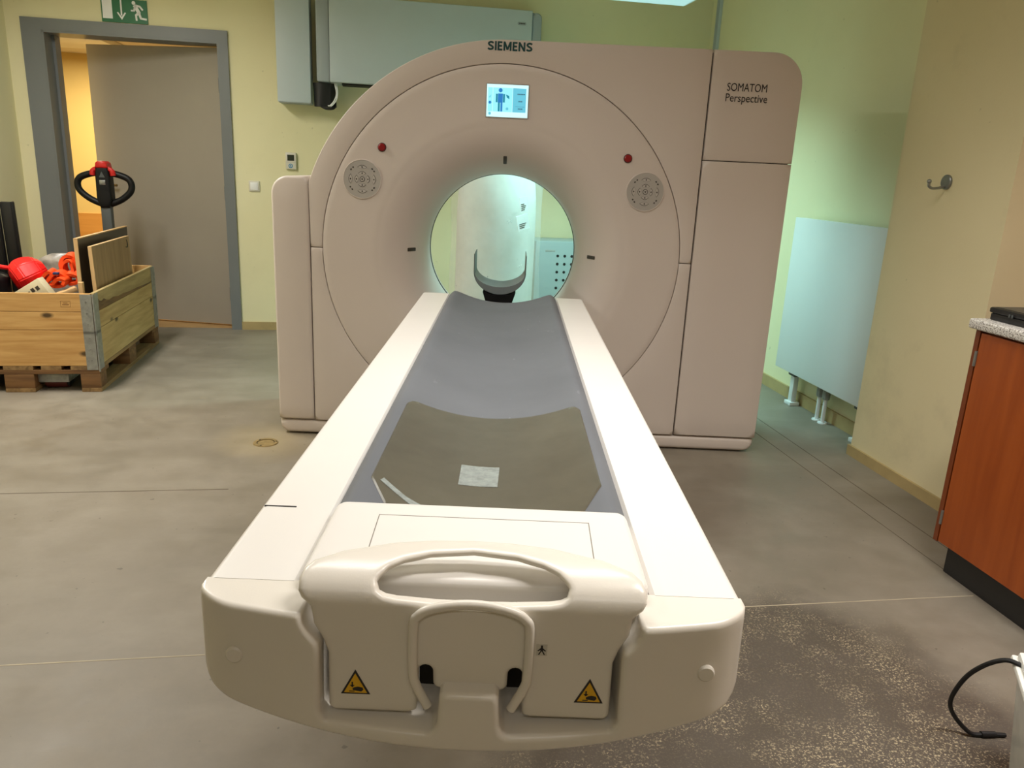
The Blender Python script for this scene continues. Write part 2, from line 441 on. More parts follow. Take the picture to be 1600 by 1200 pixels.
# ================================================================== THE ROOM
CE = 2.75
def quad_boxes(name, mat, boxes, label=None, cat=None, bev=0):
    bm = bmesh.new()
    for b in boxes: box(bm, *b, bev=bev)
    return struct(finish(name, bm, mat, None, smooth=0), label, cat)
floor = quad_boxes('floor', 'concrete', [(-2.75, 2.7, -2.6, 6.02, -.1, 0)], 'worn grey concrete floor with stains and saw-cut joints', 'floor')
quad_boxes('ceiling', 'ceiling_white', [(-2.75, 2.7, -2.6, 6.2, CE, CE+.1)], 'white ceiling above the scanner room', 'ceiling')
DX0, DX1, DZ = -2.285, -1.16, 2.02
quad_boxes('wall_back', 'wall_yellow', [(-2.75, DX0, 5.98, 6.18, 0, CE), (DX1, 2.6, 5.98, 6.18, 0, CE), (DX0, DX1, 5.98, 6.18, DZ, CE)], 'yellow painted back wall with the grey doorway', 'wall')
quad_boxes('wall_left', 'wall_yellow', [(-2.7, -2.51, -2.6, 5.98, 0, CE)], 'pale left wall behind the wooden crate', 'wall')
quad_boxes('wall_right', 'wall_yellow', [(2.40, 2.6, 3.19, 5.98, 0, CE)], 'yellow wall recess behind the white radiator', 'wall')
quad_boxes('wall_pillar', 'wall_pillar', [(2.21, 2.6, 2.525, 3.19, 0, CE)], 'yellow wall pillar carrying the coat hook', 'wall')
quad_boxes('wall_right_front', 'wall_pink', [(2.46, 2.66, -2.6, 2.525, 0, CE)], 'pinkish wall behind the worktop', 'wall')
quad_boxes('wall_front', 'wall_yellow', [(-2.7, 2.6, -2.8, -2.6, 0, CE)], 'yellow wall on the viewer side of the room', 'wall')
for nm, bb in (('baseboard_back', (DX1+.06, 2.40, 5.966, 5.98, 0, .06)), ('baseboard_right', (2.386, 2.40, 3.19, 5.966, 0, .07)), ('baseboard_pillar', (2.198, 2.21, 2.525, 3.20, 0, .05)), ('baseboard_pillar_side', (2.21, 2.386, 3.19, 3.20, 0, .05))):
    quad_boxes(nm, 'baseboard', [bb], 'narrow tan baseboard along the yellow wall', 'baseboard')
for (x0, x1, yy, mt) in ((-2.5, -.62, 2.915, 'joint_dark'), (-2.5, -.35, 1.83, 'joint_light'), (.55, 1.86, 1.93, 'joint_light')):
    o = bxo('joint_line', (x0, x1, yy-.002, yy+.002, -.003, .0006), mt, floor, 0)
for (xa, xb) in ((2.005, 2.009), (1.880, 1.883)):
    o = bxo('joint_line', (xa, xb, 2.09, 5.9, -.003, .0006), 'joint_dark', floor, 0)
# door frame, leaf, corridor
def frame():
    bm = bmesh.new()
    y0, y1 = 5.962, 6.18
    box(bm, -2.412, DX0, y0, 5.98, 0, 2.095); box(bm, DX1, -1.10, y0, 5.98, 0, 2.095); box(bm, DX0, DX1, y0, 5.98, DZ, 2.095)
    box(bm, DX0-.002, DX0+.012, y0, y1, 0, DZ); box(bm, DX1-.012, DX1+.002, y0, y1, 0, DZ); box(bm, DX0, DX1, y0, y1, DZ-.012, DZ+.002)
    box(bm, DX0+.012, DX0+.03, 6.09, y1, 0, DZ-.01)
    return struct(finish('trim_1', bm, 'frame_grey', None, smooth=0), 'grey steel door frame around the open doorway', 'door frame')
frame()
da = atan2(6.42-6.135, -2.144+1.178)
dl = bpy.data.objects.new('door_1', None); COL.objects.link(dl); dl.location = RW(-1.178, 6.14, 0); dl.rotation_euler = (0, 0, RA+da)
tag(dl, 'tall grey door leaf standing ajar into the corridor', 'door', kind='structure')
bxo('door_leaf', (0, 1.01, -.0, .045, .012, 2.0), 'door_grey', dl, .002)       # local +x runs towards the free edge
# local frame: rotated by ~163 deg, so the room side is local +y
bm = bmesh.new(); disc(bm, .026, -.012, (.93, .045, 1.02), 'Y', 20)
tube(bm, spline([(.93, .05, 1.02), (.93, .09, 1.02), (.90, .098, 1.02), (.83, .096, 1.02)], 6), .009, 8); finish('door_handle', bm, 'brass', dl)
for z in (.25, 1.0, 1.75):
    bm = bmesh.new(); lathe(bm, [(.009, z-.05), (.009, z+.05)], (.0, .05, 0), 'Z', 10); finish('hinge', bm, 'frame_grey', dl)
quad_boxes('wall_corridor', 'wall_corridor', [(-5.0, .2, 8.2, 8.3, 0, 2.13), (-5.1, -5.0, 6.18, 8.3, 0, 2.13), (.2, .3, 6.18, 8.3, 0, 2.13)], 'warm yellow corridor wall seen through the doorway', 'wall')
quad_boxes('ceiling_corridor', 'ceiling_white', [(-5.0, .2, 6.18, 8.2, 2.13, 2.2)], 'low pale corridor ceiling', 'ceiling')
quad_boxes('floor_corridor', 'corridor_floor', [(-5.0, .2, 6.02, 8.2, -.1, .001)], 'tan corridor floor beyond the doorway', 'floor')
pn = quad_boxes('trim_2', 'wainscot', [(-5.0, .2, 8.18, 8.2, 0, .675)], 'orange wooden wainscot board in the corridor', 'wainscot')
bm = bmesh.new(); disc(bm, .012, .004, (-3.11, 8.18, .61), 'Y', 14); finish('screw', bm, 'brass', pn)

# ================================================================== LAMPS
def lamp(key, label, group, diff):
    (x, y, z), ln, wd, pw, c, spread = LAMPS[key]
    t = rthing('ceiling_lamp', label, 'ceiling lamp', x, y, z, group)
    bm = bmesh.new(); box(bm, -ln/2-.03, ln/2+.03, -wd/2-.03, wd/2+.03, .012, .07, bev=.012); finish('housing', bm, 'radiator_white', t)
    bm = bmesh.new(); box(bm, -ln/2, ln/2, -wd/2, wd/2, .004, .013, bev=.003); finish('diffuser', bm, diff, t)
    for sx in (-.4, .4):
        bm = bmesh.new(); lathe(bm, [(.006, .07), (.006, CE-z)], (sx*ln, 0, 0) if ln > wd else (0, sx*wd, 0), 'Z', 8); finish('suspension_rod', bm, 'steel', t)
    ld = bpy.data.lights.new('lamp_light', 'AREA'); ld.shape = 'RECTANGLE'; ld.size = ln; ld.size_y = wd; ld.energy = pw; ld.color = c; ld.spread = radians(spread)
    lo = bpy.data.objects.new('lamp_light', ld); COL.objects.link(lo); lo.parent = t; lo.location = (0, 0, 0)
    return t
lamp('front', 'long white ceiling lamp hanging above the patient table', 'ceiling lamps', 'lamp_warm')
lamp('left', 'long white ceiling lamp on the left side of the room', 'ceiling lamps', 'lamp_warm')
lamp('right', 'added unseen ceiling lamp brightening the worktop side', 'ceiling lamps', 'lamp_warm')
lamp('rear', 'long white ceiling lamp behind the viewer', 'ceiling lamps', 'lamp_warm')
lamp('behind', 'pale cyan lit ceiling lamp at the top edge above the scanner', 'ceiling lamps', 'lamp_cyan')
(cx_, cy_, cz_), cs, cp, cc = CORRIDOR
t = rthing('corridor_lamp', 'warm square lamp on the corridor ceiling', 'ceiling lamp', cx_, cy_, cz_)
bm = bmesh.new(); box(bm, -.3, .3, -.3, .3, .005, .05, bev=.01); finish('housing', bm, 'radiator_white', t)
ld = bpy.data.lights.new('lamp_light', 'AREA'); ld.shape = 'SQUARE'; ld.size = .55; ld.energy = cp; ld.color = cc
lo = bpy.data.objects.new('lamp_light', ld); COL.objects.link(lo); lo.parent = t

# ================================================================== THE SCANNER
GX, GZ, GY = -.044, .887, 3.45
S = thing('ct_scanner', 'large off-white ring scanner with a round bore in the middle of the room', 'scanner', (GX, GY, 0))
SO = (-GX, -GY, 0)
def sp(name, bm, mat, parent=S, **k): return finish(name, bm, mat, parent, SO, **k)
RO, RI = .900, .7982
zs = .886; xl, xr = -.893, .8055
# upper arch panel
al = math.degrees(math.acos((xl+.002-GX)/RO)) if abs((xl+.002-GX)/RO) < 1 else 180
a_end = 180-math.degrees(math.asin((1.192-zs)/RO))
outer = [(xr, zs+.0015), (xr, 1.777), (GX+.06, 1.777)] + circ(GX, .877, RO, 88, 161, 40) + [(-.897, 1.15), (xl, zs+.0015)]
ai = math.degrees(math.asin((zs+.0015-GZ)/RI))
inner = circ(GX, GZ, RI, 180-ai, ai, 90)
bm = bmesh.new(); cushion(bm, outer+inner, r=.003, y0=GY, back=.15, step=.025, grid=.12); sp('upper_panel', bm, 'scanner_white')
outer = [(xl, zs-.0015), (xl, .076), (xr, .076), (xr, zs-.0015)]
ai = math.degrees(math.asin((zs-.0015-GZ)/RI))
be = math.degrees(math.asin((GZ-.0885)/RI)) if (GZ-.0885) < RI else 90
inner = circ(GX, GZ, RI, ai, -180-ai, 110)
bm = bmesh.new(); cushion(bm, outer+inner, r=.003, y0=GY, back=.15, step=.025, grid=.12); sp('lower_panel', bm, 'scanner_white')
# wing, tower, base
bm = bmesh.new(); cushion(bm, [(-.8985, .0765), (-.8985, 1.190)]+circ(-.985, 1.113, .077, 90, 180, 10)+[(-1.062, .0765)], r=.012, y0=GY-.004, back=.62, step=.03, grid=.15); sp('side_wing', bm, 'scanner_white')
bm = bmesh.new(); cushion(bm, [(.8125, 1.334), (1.197, 1.334)]+circ(1.067, 1.647, .130, 0, 90, 14)+[(.8125, 1.777)], r=.004, y0=GY, back=.62, step=.03, grid=.15); sp('tower_upper_panel', bm, 'scanner_white')
bm = bmesh.new(); cushion(bm, [(.8125, .0765), (1.197, .0765), (1.197, 1.3305), (.8125, 1.3305)], r=.004, y0=GY, back=.62, step=.04, grid=.2); sp('tower_lower_panel', bm, 'scanner_white')
bm = bmesh.new(); cushion(bm, [(-1.06, .070), (-1.06, .05)]+circ(-1.015, .052, .045, 180, 270, 8)+circ(1.148, .052, .045, 270, 360, 8)+[(1.193, .070)], r=.016, y0=GY+.004, back=.64, step=.03, grid=.2); sp('base', bm, 'scanner_white')
bm = bmesh.new(); box(bm, -1.0, 1.14, GY+.06, GY+.58, 0, .02); sp('foot_plate', bm, 'dark_gap')
# dark sheet behind the seams, rear body
sil = [(-1.05, .072), (1.187, .072)]+circ(1.067, 1.647, .12, 0, 90, 10)+[(GX+.06, 1.768)]+circ(GX, .877, RO-.009, 88, 160, 30)+[(-.892, 1.17), (-.985, 1.18)]+circ(-.985, 1.113, .067, 90, 180, 6)[1:]
bm = bmesh.new(); cushion(bm, sil, [circ(GX, GZ, .775, 0, 360, 72)[:-1]], r=.001, y0=GY+.022, back=.01, step=.04, grid=.2, seg=1); sp('gap_backing', bm, 'dark_gap')
sil2 = [(-.90, .072), (.80, .072), (.80, 1.772), (GX+.06, 1.772)]+circ(GX, .877, RO-.005, 88, 160, 30)+[(-.895, 1.15)]
bm = bmesh.new(); cushion(bm, sil2, [circ(GX, GZ, .60, 0, 360, 72)[:-1]], r=.004, y0=GY+.151, back=.50, step=.04, grid=.2, seg=1); sp('rear_body', bm, 'scanner_white')
# funnel
pr = [(.7955, .16), (.7955, .003), (.7945, .001), (.7925, 0)]
pr += [(.7925-(.7925-.562)*k/10, .0) for k in range(1, 11)]
pr += [(.556-.206*sin(pi/2*k/26), .0015+.262-.262*cos(pi/2*k/26)) for k in range(0, 27)]
pr += [(.350, .29), (.350, .302)]
bm = bmesh.new(); lathe(bm, pr, (GX, GY, GZ), 'Y', 160); sp('funnel', bm, 'scanner_white', smooth=30)
bm = bmesh.new(); lathe(bm, [(.3555, .302), (.3475, .304), (.3475, .318), (.356, .32)], (GX, GY, GZ), 'Y', 128); sp('bore_ring', bm, 'slot_dark')
bm = bmesh.new(); lathe(bm, [(.362, .300), (.351, .322), (.351, .36), (.38, .45), (.44, .56), (.60, .65), (.62, .66)], (GX, GY, GZ), 'Y', 128); sp('bore_tunnel', bm, 'scanner_white')
# light slots sitting on the flare
def flare(th): return .556-.206*sin(th), .0015+.262-.262*cos(th)
th = .79; rr, yy = flare(th); nrm = (cos(th)*.206, sin(th)*.262); ln = hypot(*nrm)
for ang in (90, 180, 0):
    bm = bmesh.new(); box(bm, -.008, .008, -.003, .010, -.025, .025, bev=.003)
    a = radians(ang); tang = Vector((-cos(a)*cos(th)*.206, sin(th)*.262, -sin(a)*cos(th)*.206)).normalized()
    side = Vector((-sin(a), 0, cos(a))); nn = side.cross(tang).normalized()
    if nn.y > 0: nn = -nn
    mt = Matrix((side, -nn, tang)).transposed().to_4x4(); mt.translation = Vector((GX+rr*cos(a), GY+yy, GZ+rr*sin(a)))
    bm.transform(mt); o = sp('light_slot', bm, 'slot_dark')
# red buttons
for x in (-.575, .487):
    bm = bmesh.new(); disc(bm, .0185, .004, (x, GY, 1.3255), 'Y', 28, .001); b = sp('stop_button', bm, 'print_black'); b['label'] = 'small red stop button'
    bm = bmesh.new(); disc(bm, .0160, .011, (x, GY, 1.3255), 'Y', 28, .004); finish('button_cap', bm, 'stop_red', b, SO)
# control pads
def petal(c, r0, r1, a0, a1, n=10):
    return [(c[0]+r1*cos(radians(a0+(a1-a0)*k/n)), c[1]+r1*sin(radians(a0+(a1-a0)*k/n))) for k in range(n+1)] + [(c[0]+r0*cos(radians(a1-(a1-a0)*k/n)), c[1]+r0*sin(radians(a1-(a1-a0)*k/n))) for k in range(n+1)]
def lens_(c, r, ang, wdt, dep):
    """almond shaped button centred at distance r from the pad centre"""
    a = radians(ang); ex = Vector((cos(a), sin(a))); ey = Vector((-sin(a), cos(a))); P = []
    for k in range(13):
        t = -1+2*k/12; P.append(Vector(c)+ex*(r+dep*(1-t*t))+ey*wdt*t)
    for k in range(1, 12):
        t = 1-2*k/12; P.append(Vector(c)+ex*(r-dep*.7*(1-t*t))+ey*wdt*t)
    return [tuple(p) for p in P]
for x, lab in ((-.661, 'round grey keypad'), (.574, 'round grey keypad')):
    c = (x, 1.189)
    bm = bmesh.new(); lathe(bm, [(.0845, .002), (.0845, -.003), (.081, -.004), (.080, -.002)], (x, GY, 1.189), 'Y', 56); rim = sp('keypad_rim', bm, 'scanner_white')
    bm = bmesh.new(); disc(bm, .080, .003, (x, GY, 1.189), 'Y', 56); pad = sp('control_keypad', bm, 'pad_grey'); pad['label'] = lab
    def sub(nm, P, mt, y, th_):
        bm = bmesh.new(); poly_plate(bm, P, GY-y, th_); return finish(nm, bm, mt, pad, SO, smooth=0)
    sub('button', [(c[0]+.0115*cos(2*pi*k/20), c[1]+.0115*sin(2*pi*k/20)) for k in range(20)], 'pad_mark', .0040, .002)
    sub('button_face', [(c[0]+.0088*cos(2*pi*k/20), c[1]+.0088*sin(2*pi*k/20)) for k in range(20)], 'pad_button', .0046, .002)
    sub('button_symbol', [(c[0]-.005, c[1]+.003), (c[0]+.005, c[1]+.003), (c[0], c[1]-.006)][::-1], 'pad_mark', .0050, .001)
    for ang in (0, 90, 180, 270):
        for r0, wd, dp in ((.024, .017, .0095), (.050, .021, .0095)):
            sub('button', lens_(c, r0, ang, wd, dp), 'pad_mark', .0038, .002)
            sub('button_face', lens_(c, r0-.0005, ang, wd-.002, dp-.0016), 'pad_button', .0044, .002)
            p = Vector(c)+Vector((cos(radians(ang)), sin(radians(ang))))*(r0+.001)
            sub('button_symbol', [(p[0]-.0035, p[1]), (p[0], p[1]-.0045), (p[0]+.0035, p[1]), (p[0], p[1]+.0045)], 'pad_mark', .0049, .001)
    for ang in (40, 135, 220, 320):
        p = Vector(c)+Vector((cos(radians(ang)), sin(radians(ang))))*.062; e = Vector((cos(radians(ang+90)), sin(radians(ang+90)))); f_ = Vector((e.y, -e.x))
        for dx, ww in ((-.007, .004), (.006, .0045)):
            q = p+e*dx; sub('button_symbol', [tuple(q+e*ww*cos(k*pi/3)+f_*.0035*sin(k*pi/3)) for k in range(6)], 'pad_mark', .0040, .002)
# display
bm = bmesh.new(); cushion(bm, rrect(-.136, .049, 1.466, 1.606, .006), r=.003, y0=GY-.004, back=.01, grid=.1); dsp = sp('display_bezel', bm, 'pad_grey')
dsp['label'] = 'lit cyan touch display'
def scr(nm, P, mt, k):
    bm = bmesh.new(); poly_plate(bm, P, GY-.0045-.0004*k, .001); return finish(nm, bm, mt, dsp, SO, smooth=0)
def rc(x0, x1, z0, z1): return [(x0, z0), (x1, z0), (x1, z1), (x0, z1)]
# coordinates on the display: u to the right 0..1, v up 0..1
def U(u, v): return (-.131+.175*u, 1.471+.130*v)
def ru(u0, u1, v0, v1): a, b = U(u0, v0), U(u1, v1); return rc(a[0], b[0], a[1], b[1])
def el(u, v, r, n=18, s=1.0): c = U(u, v); return [(c[0]+r*cos(2*pi*k/n), c[1]+s*r*sin(2*pi*k/n)) for k in range(n)]
scr('screen_surface', ru(0, 1, 0, 1), 'screen_pale', 0)
scr('screen_area', ru(.03, .14, .16, .9), 'screen_bg', 1); scr('screen_area', ru(.15, .62, .16, .9), 'screen_bg', 1)
scr('screen_panel', ru(.63, .95, .16, .9), 'screen_panel', 1)
scr('screen_figure', el(.33, .82, .0085), 'screen_blue', 2)
scr('screen_figure', ru(.27, .39, .44, .72), 'screen_blue', 2)
for u0, u1, v0, v1, mt in ((.22, .265, .45, .71, 'screen_teal'), (.395, .44, .45, .71, 'screen_teal'), (.275, .322, .17, .44, 'screen_teal'), (.338, .385, .17, .44, 'screen_blue')):
    scr('screen_figure', ru(u0, u1, v0, v1), mt, 2)
scr('screen_icon', [U(.46, .70), U(.49, .60), U(.55, .56), U(.54, .66)], 'screen_teal', 2)
scr('screen_icon', el(.50, .26, .006), 'screen_panel', 2); scr('screen_icon', el(.08, .44, .006), 'screen_blue', 2); scr('screen_icon', el(.08, .10, .006), 'screen_panel', 2)
scr('screen_icon', [U(.05, .60), U(.08, .58), U(.11, .68), U(.09, .66)], 'screen_panel', 2)
for u0, u1, v in ((.74, .93, .72), (.77, .87, .50), (.76, .88, .27)):
    for k in range(5):
        ua = u0+(u1-u0)*k/5; scr('screen_mark', ru(ua, ua+(u1-u0)*.14, v-.018, v+.018), 'screen_dark', 2)
scr('screen_mark', ru(.70, .92, .335, .342), 'screen_dark', 2)
# lettering
def gtext(s, size, mat, x, z, bold, name):
    m = Matrix.Translation(Vector((x, GY-.0008, z))+Vector(SO)) @ XZ; return text_mesh(name, s, size, mat, S, m, bold)
def stroke(P, wd):
    P = [Vector(p) for p in P]; n = len(P); Lf, Rt = [], []
    for i, p in enumerate(P):
        d0 = (p-P[i-1]).normalized() if i else (P[1]-p).normalized(); d1 = (P[i+1]-p).normalized() if i < n-1 else d0
        nn = Vector((-d0.y-d1.y, d0.x+d1.x)).normalized(); k = wd/2/max(.45, nn.dot(Vector((-d0.y, d0.x))))
        Lf.append(tuple(p+nn*k)); Rt.append(tuple(p-nn*k))
    return Lf+Rt[::-1]
def bold_S(x):
    P = [(x+.0245, .0285), (x+.0185, .0312), (x+.0125, .0315), (x+.0065, .0288), (x+.0055, .0245), (x+.0085, .0205), (x+.0150, .0172), (x+.0210, .0138), (x+.0225, .0098), (x+.0205, .0060), (x+.0150, .0040), (x+.0085, .0042), (x+.0025, .0075)]
    return [P]
ST = []; x = 0
for ch, wd in (('S', .0285), ('I', .0105), ('E', .0235), ('M', .036), ('E', .0235), ('N', .031), ('S', .0285)):
    if ch == 'S': ST += bold_S(x-.001)
    if ch == 'I': ST.append([(x+.004, 0), (x+.004, .0355)])
    if ch == 'E': ST += [[(x+.004, 0), (x+.004, .0355)], [(x+.004, .0035), (x+.020, .0035)], [(x+.004, .018), (x+.018, .018)], [(x+.004, .032), (x+.0195, .032)]]
    if ch == 'M': ST += [[(x+.004, 0), (x+.004, .0355)], [(x+.005, .0335), (x+.0165, .004)], [(x+.0165, .004), (x+.028, .0335)], [(x+.029, 0), (x+.029, .0355)]]
    if ch == 'N': ST += [[(x+.004, 0), (x+.004, .0355)], [(x+.005, .0325), (x+.023, .003)], [(x+.024, 0), (x+.024, .0355)]]
    x += wd
bm = bmesh.new()
for k, P in enumerate(ST): poly_plate(bm, [(-.135+px_, 1.7335+pz_) for px_, pz_ in stroke(P, .0072)], GY-.0010-.00002*k, .0011)
tx = sp('lettering', bm, 'siemens_green', smooth=0)
def fit(o, x0, x1):
    xs = [v.co.x for v in o.data.vertices]; a, b = min(xs), max(xs); k = (x1-x0)/(b-a)
    for v in o.data.vertices: v.co.x = (x0-GX)+(v.co.x-a)*k
fit(tx, -.135, .053)
t2 = gtext('SOMATOM', .046, 'print_black', .879, 1.618, 0, 'lettering'); fit(t2, .881, 1.050)
t3 = gtext('Perspective', .046, 'print_black', .879, 1.576, 0, 'lettering'); fit(t3, .879, 1.056)

# ================================================================== THE PATIENT TABLE
TX = -.027
T = thing('patient_table', 'long white patient table with a grey trough mattress in front of the scanner', 'patient table', (TX, 2.2, 0))
TO = (-TX, -2.2, 0)
def tp(name, bm, mat, parent=T, **k): return finish(name, bm, mat, parent, TO, **k)
TZ, HW, MW = .745, .337, .2185
def sweepY(bm, prof, ys, closed=True):
    rings = [[bm.verts.new((x, y, z)) for x, z in prof] for y in ys]; n = len(prof)
    for A, B in zip(rings, rings[1:]):
        for k in range(n if closed else n-1): bm.faces.new((A[k], A[(k+1) % n], B[(k+1) % n], B[k]))
    if closed: bm.faces.new(rings[0][::-1]); bm.faces.new(rings[-1])
for s in (-1, 1):
    P = [(TX+s*(MW+.003), TZ-.006), (TX+s*(MW+.008), TZ), (TX+s*(HW-.012), TZ)]
    P += [(TX+s*(HW-.012+.012*sin(radians(a))), TZ-.012+.012*cos(radians(a))) for a in (22, 45, 67, 90)]
    P += [(TX+s*(HW-.004), .66), (TX+s*(HW-.06), .60), (TX+s*(MW+.003), .60)]
    bm = bmesh.new(); sweepY(bm, P, (.8565, 3.20)); tp('side_cover', bm, 'table_white')
    # little groove in the cover edge
bm = bmesh.new(); box(bm, -.357, -.309, 1.068, 1.0712, TZ-.004, TZ+.0007); tp('edge_slit', bm, 'print_black')
bm = bmesh.new(); box(bm, TX-.26, TX+.26, 1.0, 3.16, .56, .64, bev=.02); tp('under_tray', bm, 'front_white')
bm = bmesh.new(); box(bm, TX-.20, TX+.20, 2.0, 3.12, .10, .57, bev=.03); tp('pedestal', bm, 'front_white')
bm = bmesh.new(); box(bm, TX-.22, TX+.22, 1.9, 3.3, 0, .11, bev=.03); tp('pedestal_foot', bm, 'front_white')
# trough mattress
DIP, LIP = .721, .763
def trough(x):
    u = min(1, abs(x-TX)/MW)
    if u < .80: return DIP+(LIP-.004-DIP)*(u/.80)**2*.95
    t_ = (u-.80)/.20; a = DIP+(LIP-.004-DIP)*.95
    return a+(LIP-a)*sin(min(1, t_*1.6)*pi/2) - .016*max(0, t_-.45)**2/.3
xs = [TX-MW+2*MW*k/48 for k in range(49)]
prof = [(x, trough(x)) for x in xs]+[(TX+MW, .70), (TX+MW-.02, .695), (TX-MW+.02, .695), (TX-MW, .70)]
bm = bmesh.new(); sweepY(bm, prof, [1.052+(3.155-1.052)*k/24 for k in range(25)]+[3.165]); tp('mattress', bm, 'mattress_grey')
# thin pad sheet lying in the trough
def draped(outl, lift, th_, grid, r=.003):
    bm = bmesh.new()
    cushion(bm, outl, r=r, y0=0, back=th_, grid=grid, step=.012, seg=1)
    for v in bm.verts:      # x stays, plate z -> Y, plate y -> height
        x, d, y = v.co; v.co = Vector((x, y, trough(x)+lift-min(d, th_)))
    return bm
po = [(-.212, 1.16), (-.175, 1.078), (.128, 1.078), (.164, 1.16), (.163, 1.575), (.153, 1.603), (.140, 1.605), (-.186, 1.605), (-.200, 1.603), (-.2095, 1.575)]
bm = draped(po, .0035, .003, .02); pad = tp('pad_sheet', bm, 'pad_film'); pad['label'] = 'olive brown rubbery sheet in the trough'
bm = draped([(-.074, 1.222), (-.006, 1.222), (-.004, 1.312), (-.074, 1.314)], .0048, .001, .02, .0004); o = tp('tape_patch', bm, 'tape_film', pad); o['label'] = 'pale square of clear tape'
bm = draped([(-.196, 1.155), (-.120, 1.085), (-.105, 1.092), (-.113, 1.106), (-.150, 1.128), (-.192, 1.168)], .0048, .001, .02, .0004); tp('tape_patch', bm, 'tape_film', pad)
# end lid
def rr3(x0, x1, y0, y1, r): return rrect(x0, x1, y0, y1, r, 5)
def top_plate(outl, z, th_, r, grid=.04, fn=None):
    bm = bmesh.new(); cushion(bm, outl, r=r, y0=0, back=th_, grid=grid, step=.015, seg=4)
    for v in bm.verts:
        x, d, y = v.co; v.co = Vector((x, y, z-d+(fn(x, y) if fn else 0)))
    return bm
bm = top_plate(rr3(TX-.216, TX+.216, .8345, 1.058, .018), .766, .09, .010, .02); tp('end_panel', bm, 'table_white')
LZ = .7660
for P in ([(-.1695, .872), (-.1683, .872), (-.1723, 1.012), (-.1735, 1.012)], [(.1243, .872), (.1255, .872), (.1292, 1.012), (.1280, 1.012)], [(-.1735, 1.0108), (.1292, 1.0108), (.1292, 1.012), (-.1735, 1.012)]):
    bm = bmesh.new(); poly_plate(bm, P, 0, .003)
    for v in bm.verts: v.co = Vector((v.co.x, v.co.z, LZ+.0003-v.co.y))
    tp('lid_seam', bm, 'seam_grey', smooth=0)
# end cover with its deep recess, bowed towards the foot end
def bow(x, z):
    u = abs(x-TX); b = .046*(u/HW)**2
    if u > .285: b += .024*((u-.285)/.052)**2
    return b
bot = [(TX+HW*cos(radians(a))*1.0, .614-.046*sin(radians(a))**.9) for a in range(0, 181, 6)]
recL = [(.222, .765), (.212, .747), (.206, .738), (.2045, .715), (.199, .705), (.186, .690), (.184, .680), (.185, .592), (.179, .582), (.048, .578), (.0415, .584), (.0385, .592), (.036, .632), (.031, .637)]
recL = [(x*.968, 1.25-(1.25-z)*.966) for x, z in recL]
rec = [(TX+x, z) for x, z in recL]+[(TX-x, z) for x, z in recL[::-1]]
co_ = [(TX+HW-.002, .7445), (TX+.235, .7445)]+[(x, min(z, .7445)) for x, z in rec[1:-1]]+[(TX-.235, .7445), (TX-HW+.002, .7445), (TX-HW, .73), (TX-HW, .66)]
corner = [(TX-HW, .640), (TX-HW+.004, .628), (TX-HW+.014, .617)]
bott = [(TX+x, .617-.040*(1-(abs(x)/.323)**2.2)) for x in (-.30, -.27, -.24, -.2, -.16, -.12, -.08, -.04, 0, .04, .08, .12, .16, .2, .24, .27, .30)]
co_ += corner+bott+[(TX+HW-.014, .617), (TX+HW-.004, .628), (TX+HW, .640)]
bm = bmesh.new(); cushion(bm, co_, r=.008, y0=.764, back=.094, yfun=bow, grid=.02, step=.006, seg=5)
tp('end_cover', bm, 'front_white', smooth=50)
bm = bmesh.new(); box(bm, TX-.30, TX+.30, .8585, .88, .60, .735); tp('recess_shade', bm, 'dark_gap')  # dark sheet standing in for the deep shade around the handle plate
for s in (-1, 1):
    yb = .764+bow(TX+s*.283, .68); bm = bmesh.new(); disc(bm, .0108, .0055, (TX+s*.283, yb+.001, .679), 'Y', 28, .002); tp('cover_cap', bm, 'front_white')
# handle plate, bent back at its top
CAMP = Vector((0, 0, 1.25))
PY = .788
def bend(p, isback):
    k = max(0, p.z-.752); y = PY+11.0*k*k+(p.y-PY)*1.0
    base = Vector((p.x, PY, p.z)); s_ = (PY+11.0*k*k)/PY
    q = CAMP+(base-CAMP)*s_ if k > 0 else base
    th_ = (p.y-PY); a = min(1, k*14)*1.15     # thickness turns with the surface
    th_ *= 1-.5*min(1, k*16)
    return q+Vector((0, th_*cos(a), -th_*sin(a)))
pl = [(.168, .612), (.1705, .618), (.170, .690), (.176, .708), (.1865, .728), (.189, .750), (.200, .762), (.2035, .772), (.201, .790), (.194, .804), (.182, .815), (.148, .8285), (.090, .841), (.045, .8455), (0, .847)]
slot = [(.0645, .614), (.0625, .630), (.0625, .668), (.0618, .6715), (.0598, .6747), (.0570, .6767), (.0537, .6773), (.0504, .6767), (.0476, .6747), (.0456, .6715), (.045, .668), (.0445, .652), (.040, .6455)]
half = [(.068, .6105)]+[]
rightside = [(.040, .6455)]+slot[::-1][1:]+[(.068, .6105), (.162, .6105)]+pl
Pn = [(TX+x, z) for x, z in rightside]+[(TX-x, z) for x, z in rightside[::-1]]
seen = []; Pn = [p for p in Pn if not (p in seen or seen.append(p))]
hl = [(.108, .797), (.098, .8085), (.080, .8185), (.050, .8275), (0, .8325)]
hb = [(.112, .790), (.1105, .776), (.103, .7695), (.090, .766), (.045, .7615), (0, .7605)]
hole = [(TX+x, z) for x, z in hb[::-1]+hl]+[(TX-x, z) for x, z in hl[::-1][1:]+hb[:-1]]
bm = bmesh.new(); cushion(bm, Pn, [hole], r=.0075, y0=PY, back=.018, grid=.010, step=.006, seg=4, post=bend)
tp('handle_plate', bm, 'front_white', smooth=60)
bar = [(.050, .626), (.064, .655), (.068, .675), (.068, .735), (.063, .748), (.050, .757), (.025, .7635), (0, .7655)]
bp = [(TX-x, PY-.004, z) for x, z in bar]+[(TX+x, PY-.004, z) for x, z in bar[::-1][1:]]
